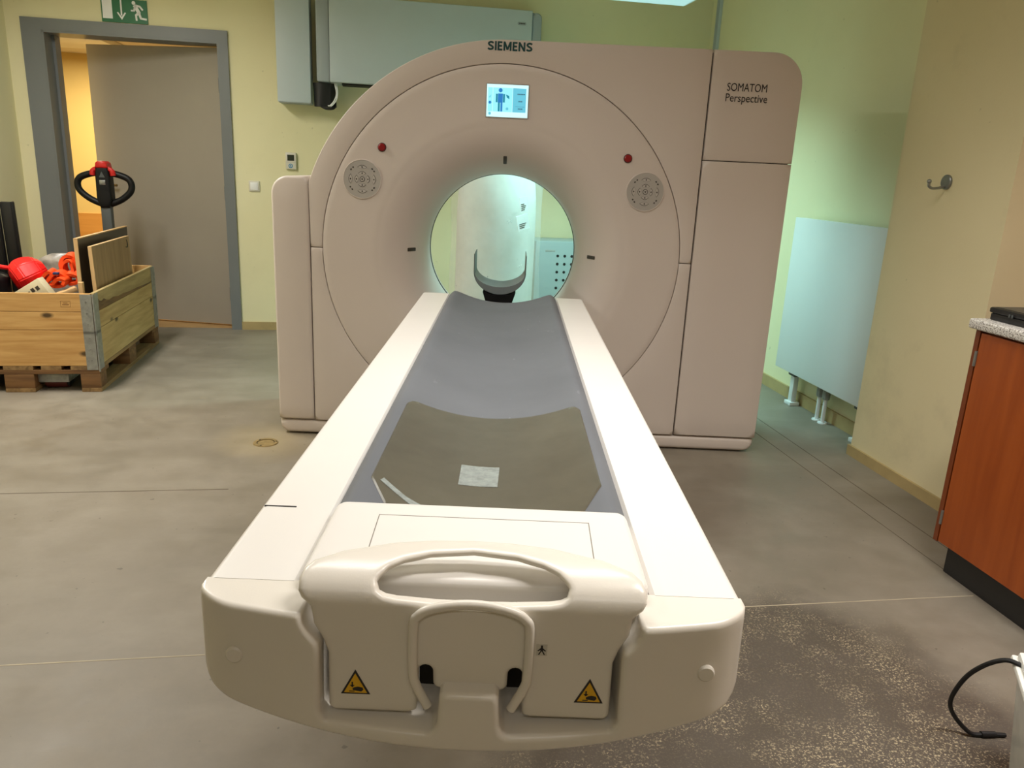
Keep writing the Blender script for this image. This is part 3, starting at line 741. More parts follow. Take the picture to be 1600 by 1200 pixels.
bm = bmesh.new(); tube(bm, spline(bp, 5), .0058, 12); tp('bail_handle', bm, 'front_white', smooth=60)
# warning triangles and the small pictogram
def trim(nm, P, mt, y, parent=None):
    bm = bmesh.new(); poly_plate(bm, P, y, .0006); return finish(nm, bm, mt, parent or T, TO, smooth=0)
for cx in (TX-.137, TX+.1435):
    z0 = .6365; y = PY-.0007
    tri = trim('warning_label', [(cx-.0175, z0), (cx+.0175, z0), (cx, z0+.0335)], 'print_black', y); tri['label'] = 'yellow and black crush hazard triangle'
    trim('warning_field', [(cx-.0139, z0+.002), (cx+.0139, z0+.002), (cx, z0+.0287)], 'warn_yellow', y-.0003, tri)
    y2 = y-.0006
    trim('warning_symbol', [(cx-.003, z0+.0055), (cx+.007, z0+.004), (cx+.0095, z0+.0065), (cx+.0085, z0+.0095), (cx+.003, z0+.0105), (cx-.001, z0+.0095), (cx-.0035, z0+.008)], 'print_black', y2, tri)
    trim('warning_symbol', [(cx-.0045, z0+.0115), (cx-.0028, z0+.0115), (cx-.0028, z0+.017), (cx-.0045, z0+.017)], 'print_black', y2, tri)
    trim('warning_symbol', [(cx-.0065, z0+.0125), (cx-.0037, z0+.0095), (cx-.0009, z0+.0125)], 'print_black', y2, tri)
    trim('warning_symbol', [(cx-.0075, z0+.0035), (cx-.001, z0+.0035), (cx-.001, z0+.0045), (cx-.0075, z0+.0045)], 'print_black', y2, tri)
cx, cz, y = TX+.0835, .7070, PY-.0007
st_ = trim('pictogram_label', rc(cx-.0065, cx+.0065, cz-.0075, cz+.0075), 'sticker_pale', y)
for P in ([(cx-.0012, cz+.0035), (cx+.0012, cz+.0035), (cx+.0012, cz+.0065), (cx-.0012, cz+.0065)], [(cx-.001, cz+.003), (cx-.005, cz-.0005), (cx-.0042, cz-.0014), (cx-.001, cz+.0008)], [(cx+.001, cz+.0008), (cx+.0042, cz-.0014), (cx+.005, cz-.0005), (cx+.001, cz+.003)],
          [(cx-.0015, cz+.0035), (cx-.0015, cz-.001), (cx-.0042, cz-.006), (cx-.0026, cz-.006), (cx, cz-.001), (cx+.0026, cz-.006), (cx+.0042, cz-.006), (cx+.0015, cz-.001), (cx+.0015, cz+.0035)]):
    trim('pictogram', P, 'print_black', y-.0004, st_)

# head holder clipped to the far end of the table top
H = thing('head_holder', 'dark u-shaped head holder at the far table end inside the bore', 'head holder', (-.045, 3.3, .685))
HO = (.045, -3.3, -.685)
hc, hz, hr = -.045, .852, .109
def U_prof(r, top):
    return [(hc-r, top), (hc-r, hz-.03)]+[(hc+r*cos(radians(180+a)), hz-.03+r*sin(radians(180+a))*.86) for a in range(6, 175, 8)]+[(hc+r, hz-.03), (hc+r, top)]
a_, b_ = U_prof(.1145, .897), U_prof(.1115, .897)
bm = bmesh.new(); sweepY(bm, a_+b_[::-1], (3.36, 3.58)); finish('cradle_shell', bm, 'carbon', H, HO)
arc = [(hc+.112*cos(radians(180+a)), hz-.03+.112*sin(radians(180+a))*.86) for a in range(14, 167, 8)]
arc2 = [(hc+.1105*cos(radians(180+a)), hz-.03+.1105*sin(radians(180+a))*.58) for a in range(10, 171, 8)]
bm = bmesh.new(); sweepY(bm, arc+arc2[::-1], (3.352, 3.56)); finish('cradle_padding', bm, 'carbon_light', H, HO)
bm = bmesh.new(); sweepY(bm, [(hc-.052, .672), (hc+.052, .672), (hc+.072, .735), (hc+.03, .724), (hc-.03, .724), (hc-.072, .735)], (3.345, 3.48)); finish('cradle_foot', bm, 'black_plastic', H, HO)
bm = bmesh.new(); box(bm, hc-.05, hc+.05, 3.168, 3.36, .672, .695, bev=.004); finish('mounting_tongue', bm, 'black_plastic', H, HO)

# ================================================================== BEHIND THE SCANNER
R = thing('wrapped_roll', 'tall pale foam roll wrapped in wrinkled clear plastic behind the bore', 'roll', (-.105, 5.0, 0))
def wavy(bm, r, h, taper, amp, seed, n=72, m=40, t0=.80):
    rnd = np.random.RandomState(seed); ph = rnd.rand(12)*6.28; rings = []
    for j in range(m+1):
        z = h*j/m; k = j/m; ring = []
        for i in range(n):
            a = 2*pi*i/n
            d = sum(amp/(1+q*.6)*sin((q+2)*a+ph[q]+ (2.5+q)*z*(1 if q % 2 else -1)) for q in range(8))
            rr_ = r*(1-taper*max(0, (k-t0)/(1-t0))**1.6)+d*(1+1.6*max(0, k-.7))
            ring.append(bm.verts.new((rr_*cos(a), rr_*sin(a), z)))
        rings.append(ring)
    for A, B in zip(rings, rings[1:]):
        for i in range(n): bm.faces.new((A[i], A[(i+1) % n], B[(i+1) % n], B[i]))
    bm.faces.new(rings[0][::-1]); bm.faces.new(rings[-1])
bm = bmesh.new(); wavy(bm, .250, 1.28, .12, .002, 3, m=20); finish('foam_core', bm, 'foam', R)
bm = bmesh.new(); wavy(bm, .292, 1.47, .55, .0072, 5, n=140, m=90, t0=.88); finish('plastic_wrap', bm, 'plastic_film', R, smooth=60)
for (x, z, wd, ht, rt_) in ((.165, 1.06, .055, .09, -.15), (.165, .955, .085, .09, -.25)):
    a = math.asin(x/.305); ctr = Vector((.312*sin(a), -.312*cos(a), z))
    mt = Matrix.Translation(ctr) @ Matrix.Rotation(a, 4, 'Z') @ Matrix.Rotation(rt_, 4, 'Y')
    bm = bmesh.new(); box(bm, -wd/2, wd/2, -.0015, .0015, -ht/2, ht/2, mtx=mt); lb = finish('paper_label', bm, 'label_white', R, smooth=0)
    bm = bmesh.new()
    rows = 4 if wd < .06 else 3
    for k in range(rows):
        zz = -ht*.35+k*.011; box(bm, -wd*.35, wd*(.05+.1*(k % 3)), -.0025, -.0014, zz, zz+.004, mtx=mt)
    finish('label_print', bm, 'print_black', lb, smooth=0)
C = rthing('vented_cabinet', 'pale blue-white steel cabinet with rows of round vent holes by the back wall', 'cabinet', 1.07, 5.60)
bxo('body', (0, .62, 0, .34, .012, .766), 'cabinet_blue', C, .006)
bxo('plinth', (.02, .60, .02, .32, 0, .012), 'plinth_black', C, 0)
for i in range(6):
    for j in range(9):
        bm = bmesh.new(); disc(bm, .0105, .0012, (.168+i*.0535, 0, .661-j*.0595), 'Y', 16); finish('vent_hole', bm, 'dark_gap', C)
text_mesh('lettering', 'SIEMENS', .020, 'pad_grey', C, Matrix.Translation((.072, -.0007, .690)) @ XZ, .0004)

# ================================================================== BACK WALL FIXTURES
A = rthing('air_conditioner', 'long grey-white wall air conditioner high above the scanner', 'air conditioner', .28, 5.98, 1.787)
bm = bmesh.new(); cushion(bm, rrect(-.678, .710, 0, .545, .004, 2), r=.006, y0=-.24, back=.24, step=.05, grid=.2); finish('body', bm, 'unit_white', A)
bxo('left_end_cap', (-.768, -.680, -.215, 0, .0, .545), 'unit_grey', A, .012)
bm = bmesh.new(); cushion(bm, [(.712, .0), (.780, .0)]+circ(.745, .50, .035, 0, 90, 6)+[(.712, .535)], r=.01, y0=-.228, back=.228, step=.05, grid=.1); finish('right_end_cap', bm, 'unit_grey', A)
bm = bmesh.new(); cushion(bm, rrect(.606, .668, .447, .468, .010, 5), r=.002, y0=-.2425, back=.004, step=.02, grid=.1); bd = finish('badge', bm, 'unit_grey', A)
bm = bmesh.new()
for k in range(4): box(bm, .617+k*.011, .625+k*.011, -.2435, -.2422, .4535, .4615)
finish('badge_print', bm, 'print_black', bd, smooth=0)
bxo('outlet_slot', (-.60, .70, -.20, -.06, -.010, .001), 'dark_gap', A, 0)
D = rthing('pipe_casing', 'white boxed pipe casing running down left of the air conditioner', 'casing', -.645, 5.98, 1.646)
bxo('casing_body', (-.112, .112, -.18, 0, 0, CE-1.646-.001), 'unit_white', D, .004)
bxo('casing_end', (-.106, .106, -.174, -.006, -.004, .001), 'unit_grey', D, 0)
K = rthing('cable_bundle', 'black bundle of pipes and cables under the left end of the air conditioner', 'cables', -.432, 5.85, 1.62)
bm = bmesh.new(); wavy(bm, .062, .155, .0, .006, 9, n=20, m=8); bm.transform(Matrix.Translation((-.01, 0, .008)) @ Matrix.Diagonal((1.15, .8, 1, 1))); finish('insulation', bm, 'black_rubber', K)
for dx, sg in ((.06, 1), (.072, .7)):
    bm = bmesh.new(); tube(bm, spline([(dx, -.03, .165), (dx+.012*sg, -.04, .10), (dx-.004, -.045, .05), (dx-.035, -.05, .015), (dx-.05, -.03, .02)], 6), .004, 6); finish('white_wire', bm, 'label_white', K)
bm = bmesh.new(); tube(bm, spline([(-.05, -.02, .02), (.0, -.05, -.004), (.05, -.04, .0), (.06, -.01, .03)], 6), .009, 8); finish('black_hose', bm, 'black_rubber', K)
B = rthing('thermostat', 'small white wall thermostat with a dark display', 'thermostat', -.70, 5.98, 1.194)
bxo('case', (-.037, .037, -.026, 0, 0, .117), 'switch_white', B, .004)
bxo('display', (-.024, .024, -.0275, -.025, .060, .102), 'lcd_dark', B, .001)
bxo('cover_gap', (-.036, .036, -.0265, -.025, .049, .0505), 'pad_grey', B, 0)
bm = bmesh.new(); lathe(bm, [(.0095, -.0275), (.0155, -.0275), (.0155, -.026), (.0095, -.026)], (-.002, 0, .024), 'Y', 24, closed=True); finish('emblem', bm, 'mark_blue', B)
bm = bmesh.new(); disc(bm, .0055, .0015, (-.002, -.026, .024), 'Y', 12); finish('emblem_dot', bm, 'mark_blue', B)
W = rthing('light_switch', 'square cream light switch beside the grey door frame', 'light switch', -.966, 5.98, 1.026)
bxo('frame', (-.038, .038, -.010, 0, 0, .076), 'switch_white', W, .004)
bxo('rocker', (-.027, .027, -.015, -.009, .011, .065), 'label_white', W, .003)
# exit sign
Xs = rthing('exit_sign', 'green emergency exit sign with running figure above the doorway', 'sign', -1.757, 5.98, 2.100)
bxo('board', (-.146, .146, -.006, 0, 0, .148), 'sign_green', Xs, .001)
def pic(P, k=0):
    bm = bmesh.new(); poly_plate(bm, P, -.0066-.0002*k, .0008); return finish('pictogram', bm, 'label_white', Xs, smooth=0)
pic(rc(-.138, -.076, .022, .142))
pic(rc(-.024, -.014, .045, .140)); pic([(-.048, .062), (-.019, .018), (.010, .062), (.002, .066), (-.019, .036), (-.040, .066)])
def limb(a, b, r=.007, r2=None):
    a, b = Vector(a), Vector(b); d = (b-a).normalized(); n_ = Vector((-d.y, d.x)); r2 = r2 or r
    pic([tuple(a+n_*r-d*r*.5), tuple(b+n_*r2+d*r2*.5), tuple(b-n_*r2+d*r2*.5), tuple(a-n_*r-d*r*.5)][::-1])
pic([(.062+.012*cos(2*pi*k/16), .128+.012*sin(2*pi*k/16)) for k in range(16)])
limb((.070, .110), (.092, .068), .012, .011)
limb((.072, .112), (.100, .108), .006); limb((.100, .108), (.116, .088), .006)
limb((.070, .104), (.062, .080), .006); limb((.062, .080), (.044, .080), .005)
limb((.092, .066), (.102, .034), .008, .007); limb((.102, .034), (.136, .030), .006)
limb((.088, .066), (.072, .052), .008, .007); limb((.072, .052), (.074, .022), .006)
# corner trunking
quad = rthing('cable_trunking', 'narrow vertical cable trunking in the far right wall corner', 'trunking', 2.39, 5.83)
bxo('duct', (-.012, .010, -.03, .03, .08, CE-.001), 'unit_white', quad, .002)
bxo('duct_lid', (-.014, -.0115, -.024, .024, .08, CE-.002), 'unit_grey', quad, .0005)

# ================================================================== RIGHT SIDE
Q = rthing('radiator', 'flat white panel radiator on the recessed right wall', 'radiator', 2.30, 3.72)
bm = bmesh.new(); box(bm, 0, .012, -.455, .452, .195, 1.07, bev=.004); finish('front_plate', bm, 'radiator_white', Q)
bxo('rear_plate', (.05, .062, -.44, .44, .22, 1.05), 'radiator_white', Q, .004)
bxo('top_grille', (.001, .066, -.45, .448, 1.055, 1.068), 'radiator_white', Q, .003)
for yy in (-.38, .285):
    bm = bmesh.new(); box(bm, .028, .058, yy-.02, yy+.02, .02, .30, bev=.003); box(bm, .015, .075, yy-.035, yy+.035, 0, .022, bev=.003); finish('leg', bm, 'radiator_white', Q)
    bxo('leg_bracket', (.018, .070, yy-.034, yy+.034, .175, .195), 'truck_grey', Q, .003)
for yy in (.0, -.06):
    bm = bmesh.new(); lathe(bm, [(.011, 0), (.011, .2)], (.04, yy, 0), 'Z', 12); finish('pipe', bm, 'radiator_white', Q)
    bm = bmesh.new(); lathe(bm, [(.0, .135), (.019, .135), (.021, .15), (.021, .185), (.016, .195), (.0, .195)], (.04, yy, 0), 'Z', 8); finish('valve', bm, 'galvanised', Q, smooth=0)
    bm = bmesh.new(); lathe(bm, [(.011, .006), (.024, .006), (.026, 0)], (.04, yy, 0), 'Z', 14); finish('floor_collar', bm, 'radiator_white', Q)
Hk = rthing('coat_hook', 'round grey metal coat hook on the yellow pillar', 'hook', 2.21, 2.867, 1.255)
bm = bmesh.new(); disc(bm, .029, .010, (0, 0, .03), 'X', 32, .003); finish('rosette', bm, 'steel', Hk)
bm = bmesh.new(); tube(bm, spline([(-.008, 0, .012), (-.035, .0, .006), (-.062, .0, .004), (-.078, .0, .012), (-.080, .0, .028)], 6), .0055, 10); finish('hook_arm', bm, 'steel', Hk)
bm = bmesh.new(); bmesh.ops.create_uvsphere(bm, u_segments=12, v_segments=8, radius=.009, matrix=Matrix.Translation((-.080, 0, .030))); finish('hook_tip', bm, 'steel', Hk)

CY = 2.118
Cb = rthing('base_cabinet', 'reddish brown wooden base cabinet against the right wall', 'cabinet', 1.85, CY)
bxo('side_panel', (-.018, .58, -.019, 0, .108, .835), 'cherry_dark', Cb, .001)
bxo('carcass', (.004, .58, -1.18, -.020, .112, .832), 'cherry_dark', Cb, 0)
bxo('plinth', (.022, .56, -1.17, -.03, 0, .110), 'plinth_black', Cb, 0)
for k in range(2):
    d = bxo('door', (-.018, .002, -.595-.575*k, -.024-.575*k, .112, .828), 'cherry', Cb, .0015)
    bm = bmesh.new(); tube(bm, spline([(-.018, -.545+.0*k-.46*k, .60), (-.045, -.545-.46*k, .605), (-.045, -.545-.46*k, .73), (-.018, -.545-.46*k, .735)], 5), .005, 8); finish('handle', bm, 'steel', d)
for z in (.745, .198):
    bm = bmesh.new(); lathe(bm, [(0, z-.024), (.0052, z-.024), (.0052, z+.024), (0, z+.024)], (-.0195, -.0215, 0), 'Z', 12); finish('hinge', bm, 'steel', Cb)
Wt = rthing('worktop', 'speckled grey laminate worktop on the wooden cabinet', 'worktop', 1.815, CY+.02, .8365)
bm = bmesh.new(); box(bm, 0, .64, -1.24, 0, 0, .0315, bev=.007, seg=3); finish('slab', bm, 'terrazzo', Wt)
# black case on the worktop
Bk = rthing('black_case', 'flat black case lying on the speckled worktop', 'case', 1.862, 2.118, .868)
bm = bmesh.new(); box(bm, .004, .26, -.42, -.004, 0, .022, bev=.004); finish('lower_shell', bm, 'black_case', Bk)
bm = bmesh.new(); box(bm, .0, .265, -.425, 0, .0225, .040, bev=.005); finish('lid', bm, 'black_case', Bk)
bm = bmesh.new(); box(bm, .012, .252, -.412, -.012, .0395, .0415, bev=.0008); finish('lid_top', bm, 'case_top', Bk)
for yy in (-.085, -.096):
    bm = bmesh.new(); box(bm, -.003, .001, yy-.0025, yy+.0025, .020, .030, bev=.001); finish('latch', bm, 'truck_grey', Bk)
# storage box with cable
dxy = Vector((-.54, -.84)).normalized(); ang = atan2(dxy.x, -dxy.y)
bn = rthing('storage_box', 'translucent white plastic storage box at the lower right corner', 'box', 1.366, 1.288, 0, rot=ang)
# local +x to the right, -y towards the camera
bm = bmesh.new()
def frus(bm, i0, i1, z0, z1, Lx, Ly):
    a = [(i0, -i0), (Lx-i0, -i0), (Lx-i0, -Ly+i0), (i0, -Ly+i0)]; b = [(i1, -i1), (Lx-i1, -i1), (Lx-i1, -Ly+i1), (i1, -Ly+i1)]
    A = [bm.verts.new((x, y, z0)) for x, y in a]; Bv = [bm.verts.new((x, y, z1)) for x, y in b]
    bm.faces.new(A); bm.faces.new(Bv[::-1])
    for k in range(4): bm.faces.new((A[k], A[(k+1) % 4], Bv[(k+1) % 4], Bv[k]))
frus(bm, .040, .014, 0, .262, .42, .32); bmesh.ops.bevel(bm, geom=list(bm.edges), offset=.012, segments=3, affect='EDGES'); finish('tub', bm, 'bin_plastic', bn)
bxo('rim', (.002, .418, -.318, -.002, .252, .268), 'bin_lid', bn, .006)
bxo('lid', (.012, .408, -.308, -.012, .266, .284), 'bin_lid', bn, .007)
cabpts = [((1.352, 1.232), .272), ((1.336, 1.262), .268), ((1.322, 1.294), .236), ((1.316, 1.330), .182), ((1.312, 1.352), .122), ((1.314, 1.358), .080), ((1.338, 1.358), .040), ((1.370, 1.343), .009), ((1.399, 1.337), .006), ((1.428, 1.334), .006), ((1.455, 1.330), .006)]
Cc = rthing('power_cable', 'black cable looping from the storage box to the floor', 'cable', 1.33, 1.34)
bm = bmesh.new(); tube(bm, spline([(x-1.33, y-1.34, z) for (x, y), z in cabpts], 8), .0052, 10); finish('cord', bm, 'black_rubber', Cc)
bm = bmesh.new(); tube(bm, [(1.395-1.33, 1.3365-1.34, .0075), (1.43-1.33, 1.333-1.34, .0075)], [.0075, .0068], 10); finish('strain_relief', bm, 'black_rubber', Cc)

# floor socket cover
Dr = thing('floor_drain', 'small round brass floor cover beside the left scanner foot', 'floor cover', (-1.088, 3.312, 0))
bm = bmesh.new(); lathe(bm, [(.040, .0), (.040, .004), (.054, .004), (.056, 0)], (0, 0, 0), 'Z', 36); finish('ring', bm, 'drain_brass', Dr)
bm = bmesh.new(); disc(bm, .036, -.002, (0, 0, 0), 'Z', 32); finish('lid', bm, 'drain_brass', Dr)
bm = bmesh.new(); disc(bm, .041, -.0008, (0, 0, 0), 'Z', 32); finish('groove', bm, 'dark_gap', Dr)
for a in (20, 140, 260):
    bm = bmesh.new(); disc(bm, .0045, -.005, (.047*cos(radians(a)), .047*sin(radians(a)), 0), 'Z', 10); finish('screw', bm, 'dark_gap', Dr)

# ================================================================== PALLET, COLLARS, TRUCK
PR = radians(1.4)
def pthing(name, label, cat, group=None): return rthing(name, label, cat, -1.535, 4.28, 0, group, PR)   # local: x = 0 right side, negative left; y = 0 front
Pt = pthing('euro_pallet', 'worn wooden pallet standing under the crate collars', 'pallet')
PW, PLN = .80, 1.20
for x0, x1 in ((-.10, 0), (-.4725, -.3275), (-.80, -.70)): bxo('bottom_board', (x0, x1, 0, PLN, 0, .022), 'pallet_wood_y', Pt, .002)
for x0, x1 in ((-.10, 0), (-.4725, -.3275), (-.80, -.70)):
    for y0, y1 in ((0, .10), (.53, .67), (1.10, 1.20)): bxo('block', (x0, x1, y0, y1, .022, .100), 'pallet_wood_x', Pt, .003)
for y0, y1 in ((0, .145), (.5275, .6725), (1.055, 1.20)): bxo('stringer', (-PW, 0, y0, y1, .100, .122), 'pallet_wood_x', Pt, .002)
for x0, x1 in ((-.145, 0), (-.29, -.19), (-.4725, -.3275), (-.61, -.51), (-.80, -.655)): bxo('deck_board', (x0, x1, 0, PLN, .122, .1435), 'pallet_wood_y', Pt, .002)
def collar(z, label, planks_front, planks_side):
    t = pthing('pallet_collar', label, 'pallet collar', 'pallet collars')
    for a, b in planks_front: bxo('plank', (-.79, -.012, .0, .019, z+a+.0008, z+b-.0008), 'pine', t, .0015)
    for a, b, mt in planks_side: bxo('plank', (-.019, 0, .020, 1.19, z+a+.0008, z+b-.0008), mt, t, .0015)
    bxo('plank', (-.79, -.012, 1.181, 1.20, z, z+.195), 'pine', t, .0015)
    bxo('plank', (-.80, -.781, .020, 1.19, z, z+.195), 'pine_side', t, .0015)
    for (hx, hy, sx, sy) in ((0, 0, -1, 1), (0, 1.2, -1, -1), (-.8, 0, 1, 1), (-.8, 1.2, 1, -1)):
        h = bmesh.new(); d = .0025
        xa, xb = sorted((hx+sx*.006, hx+sx*.062)); ya, yb = sorted((hy-sy*d, hy)); box(h, xa, xb, ya, yb, z-.022, z+.190, bev=.0008)
        xa, xb = sorted((hx-sx*d, hx)); ya, yb = sorted((hy+sy*.006, hy+sy*.075)); box(h, xa, xb, ya, yb, z-.022, z+.190, bev=.0008)
        hg = finish('corner_hinge', h, 'galvanised', t, smooth=0)
        h = bmesh.new(); lathe(h, [(0, z-.03), (.0045, z-.03), (.0045, z+.19), (0, z+.19)], (hx-sx*.001, hy-sy*.001, 0), 'Z', 8); finish('hinge_pin', h, 'galvanised', hg)
        h = bmesh.new()
        for zz in (z+.03, z+.09, z+.15):
            if sy > 0: disc(h, .005, .0015, (hx+sx*.035, hy-d, zz), 'Y', 8)
        if sy > 0: finish('rivet', h, 'steel', hg)
    return t
collar(.1445, 'lower wooden pallet collar with a single wide front plank', [(0, .195)], [(0, .195, 'pine_side')])
uc = collar(.3400, 'upper wooden pallet collar of two front planks and a bark-edged side plank', [(0, .097), (.098, .195)], [(0, .092, 'pine_side'), (.093, .195, 'bark')])
bm = bmesh.new()
for b in ((-.158, -.110, -.0004, .001, .463, .4645), (-.158, -.110, -.0004, .001, .494, .4955), (-.158, -.1565, -.0004, .001, .463, .4955), (-.1115, -.110, -.0004, .001, .463, .4955), (-.150, -.118, -.0004, .001, .474, .478), (-.146, -.124, -.0004, .001, .483, .486)): box(bm, *b)
finish('wood_stamp', bm, 'stamp_ink', uc, smooth=0)
WP = [(.022, .434), (.022, .520), (.05, .522), (.075, .500), (.10, .482), (.135, .476), (.17, .484), (.21, .470), (.26, .462), (.33, .466), (.42, .456), (.52, .458), (.64, .450), (.80, .449), (.95, .443), (1.1, .440), (1.18, .434)]
bm = bmesh.new(); poly_plate(bm, WP, -.0012, .002)
for v in bm.verts: v.co = Vector((-v.co.y, v.co.x, v.co.z))
finish('bark_edge', bm, 'bark_dark', uc, smooth=0)
# pallet truck
Tr = pthing('pallet_truck', 'electric pallet truck with a black tiller loop and red head behind the crate', 'pallet truck')
for fx in (-.250, -.645):
    bxo('fork', (fx-.078, fx+.078, .04, 1.30, .042, .092), 'galvanised', Tr, .008)
    for yy in (.06,):
        bm = bmesh.new(); lathe(bm, [(0, -.055), (.036, -.055), (.039, -.05), (.039, .05), (.036, .055), (0, .055)], (fx+.0, yy+.04, .040), 'X', 24); finish('fork_roller', bm, 'wheel_red', Tr)
        bxo('roller_bracket', (fx+.060, fx+.072, yy-.0, yy+.10, .02, .05), 'black_plastic', Tr, .004)
bxo('chassis', (-.70, -.20, 1.22, 1.36, .05, .48), 'truck_red', Tr, .02)
bxo('motor_cover', (-.56, -.16, 1.30, 1.47, .12, .40), 'truck_grey', Tr, .03)
bm = bmesh.new(); lathe(bm, [(0, -.04), (.10, -.04), (.11, -.03), (.11, .03), (.10, .04), (0, .04)], (-.36, 1.40, .11), 'X', 32); finish('drive_wheel', bm, 'black_rubber', Tr)
hx, hy = -.310, 1.385
bm = bmesh.new(); box(bm, hx-.032, hx+.032, hy-.03, hy+.03, .40, .93, bev=.008); finish('tiller_shaft', bm, 'truck_grey', Tr)
bm = bmesh.new(); cushion(bm, [(hx-.028, .895), (hx+.028, .895), (hx+.046, .95), (hx+.044, 1.10), (hx+.036, 1.165), (hx-.036, 1.165), (hx-.044, 1.10), (hx-.046, .95)], r=.012, y0=hy-.045, back=.09, step=.02, grid=.03); hd = finish('tiller_head', bm, 'black_plastic', Tr)
lp = [(.025, 1.125), (.095, 1.110), (.150, 1.085), (.168, 1.045), (.155, 1.000), (.105, .955), (.045, .925), (.0, .915)]
for s in (-1, 1):
    bm = bmesh.new(); tube(bm, spline([(hx+s*x, hy, z) for x, z in lp], 6), .0215, 12); finish('grip_loop', bm, 'black_plastic', Tr)
    bm = bmesh.new(); tube(bm, spline([(hx+s*.030, hy-.02, 1.150), (hx+s*.058, hy-.022, 1.135), (hx+s*.064, hy-.022, 1.105)], 4), [.016]*5+[.018]*4, 10); finish('thumb_control', bm, 'truck_red', Tr)
bm = bmesh.new(); cushion(bm, [(hx-.040, 1.152), (hx+.040, 1.152), (hx+.034, 1.185), (hx+.020, 1.196), (hx-.020, 1.196), (hx-.034, 1.185)], r=.008, y0=hy-.05, back=.10, step=.015, grid=.03); finish('belly_switch', bm, 'truck_red', Tr)
bm = bmesh.new(); poly_plate(bm, [(hx-.018, 1.092), (hx+.018, 1.092), (hx, 1.130)], hy-.0462, .002); finish('head_mark', bm, 'truck_grey', hd, smooth=0)
bm = bmesh.new(); box(bm, hx-.018, hx+.018, hy-.0468, hy-.044, 1.045, 1.075, bev=.001); finish('head_window', bm, 'steel', hd)
# boards leaning in the crate
bd1 = pthing('dark_board', 'dark grey laminated board with a pale edge standing in the crate', 'board')
bm = bmesh.new(); box(bm, -.128, -.112, .20, 1.09, .145, .795); finish('panel', bm, 'board_dark', bd1, smooth=0)
bm = bmesh.new(); box(bm, -.130, -.110, .192, .200, .145, .797); box(bm, -.130, -.110, .192, 1.092, .795, .801); finish('edge_band', bm, 'raw_edge', bd1, smooth=0)
bd2 = pthing('wood_board', 'light wood-grain board leaning in front of the dark board', 'board')
mt = Matrix.Translation((-.040, 0, .145)) @ Matrix.Rotation(radians(-1.5), 4, 'Y')
bm = bmesh.new(); box(bm, -.009, .009, .205, .880, 0, .612, mtx=mt); finish('panel', bm, 'laminate', bd2, smooth=0)
bm = bmesh.new(); box(bm, -.0095, .0095, .201, .205, 0, .614, mtx=mt); box(bm, -.0095, .0095, .205, .880, .612, .614, mtx=mt); finish('edge_band', bm, 'raw_edge', bd2, smooth=0)
bm = bmesh.new(); tube(bm, spline([(.009, .82, .595), (.010, .835, .575), (.010, .83, .55), (.010, .80, .552)], 6), .003, 6); bm.transform(mt); finish('wire_loop', bm, 'pad_mark', bd2)
sb = pthing('wood_block', 'small pale wood block jammed beside the boards in the crate corner', 'wood block')
bxo('block_body', (-.085, -.062, .060, .085, .145, .585), 'raw_edge', sb, .002)
# tall black panels
for k, (x0, x1, y0, h_, lab) in enumerate(((-.770, -.648, .62, .968, 'wide black board standing upright at the left photo edge'), (-.645, -.575, .64, .955, 'narrow black board standing upright next to the wide black one'))):
    t = pthing('black_board', lab, 'board', 'black boards in the crate')
    mt = Matrix.Translation((0, y0, .436)) @ Matrix.Rotation(radians(3), 4, 'X')
    bm = bmesh.new(); box(bm, x0, x1, 0, .03, 0, h_-.436, bev=.004, mtx=mt); finish('sheet', bm, 'black_foil', t)
    bm = bmesh.new(); box(bm, x1-.012, x1-.004, -.004, .034, 0, h_-.434, bev=.001, mtx=mt); finish('edge_profile', bm, 'black_plastic', t)
# black bag
bg = pthing('black_bag', 'crumpled black bag under the red canister in the crate', 'bag')
bm = bmesh.new(); wavy(bm, .115, .165, .45, .010, 21, n=40, m=18); bm.transform(Matrix.Translation((-.645, .30, .428)) @ Matrix.Diagonal((1.0, 1.3, 1, 1))); finish('bag_body', bm, 'black_foil', bg, smooth=60)
bm = bmesh.new(); tube(bm, spline([(-.70, .22, .56), (-.67, .20, .605), (-.60, .20, .60), (-.56, .22, .54)], 6), .012, 8); finish('bag_strap', bm, 'black_foil', bg)
# red canister on its side
rd = pthing('red_canister', 'shiny red plastic helmet-shaped canister lying on top of the crate', 'canister')
mt = Matrix.Translation((-.425, .34, .572)) @ Matrix.Rotation(radians(30), 4, 'Z') @ Matrix.Rotation(radians(-24), 4, 'Y')
bm = bmesh.new(); rg = lathe(bm, [(.055, -.082), (.092, -.066), (.112, -.030), (.112, .012), (.094, .058), (.050, .092)], (0, 0, 0), 'X', 9); bm.faces.new(rg[0]); bm.faces.new(rg[-1])
bmesh.ops.bevel(bm, geom=list(bm.edges), offset=.006, segments=2, affect='EDGES'); bm.transform(mt); finish('shell', bm, 'bright_red', rd, smooth=22)
bm = bmesh.new(); tube(bm, spline([(-.495, .30, .620), (-.545, .27, .635), (-.60, .26, .68), (-.66, .26, .74)], 6), .012, 8); finish('red_strap', bm, 'bright_red', rd)
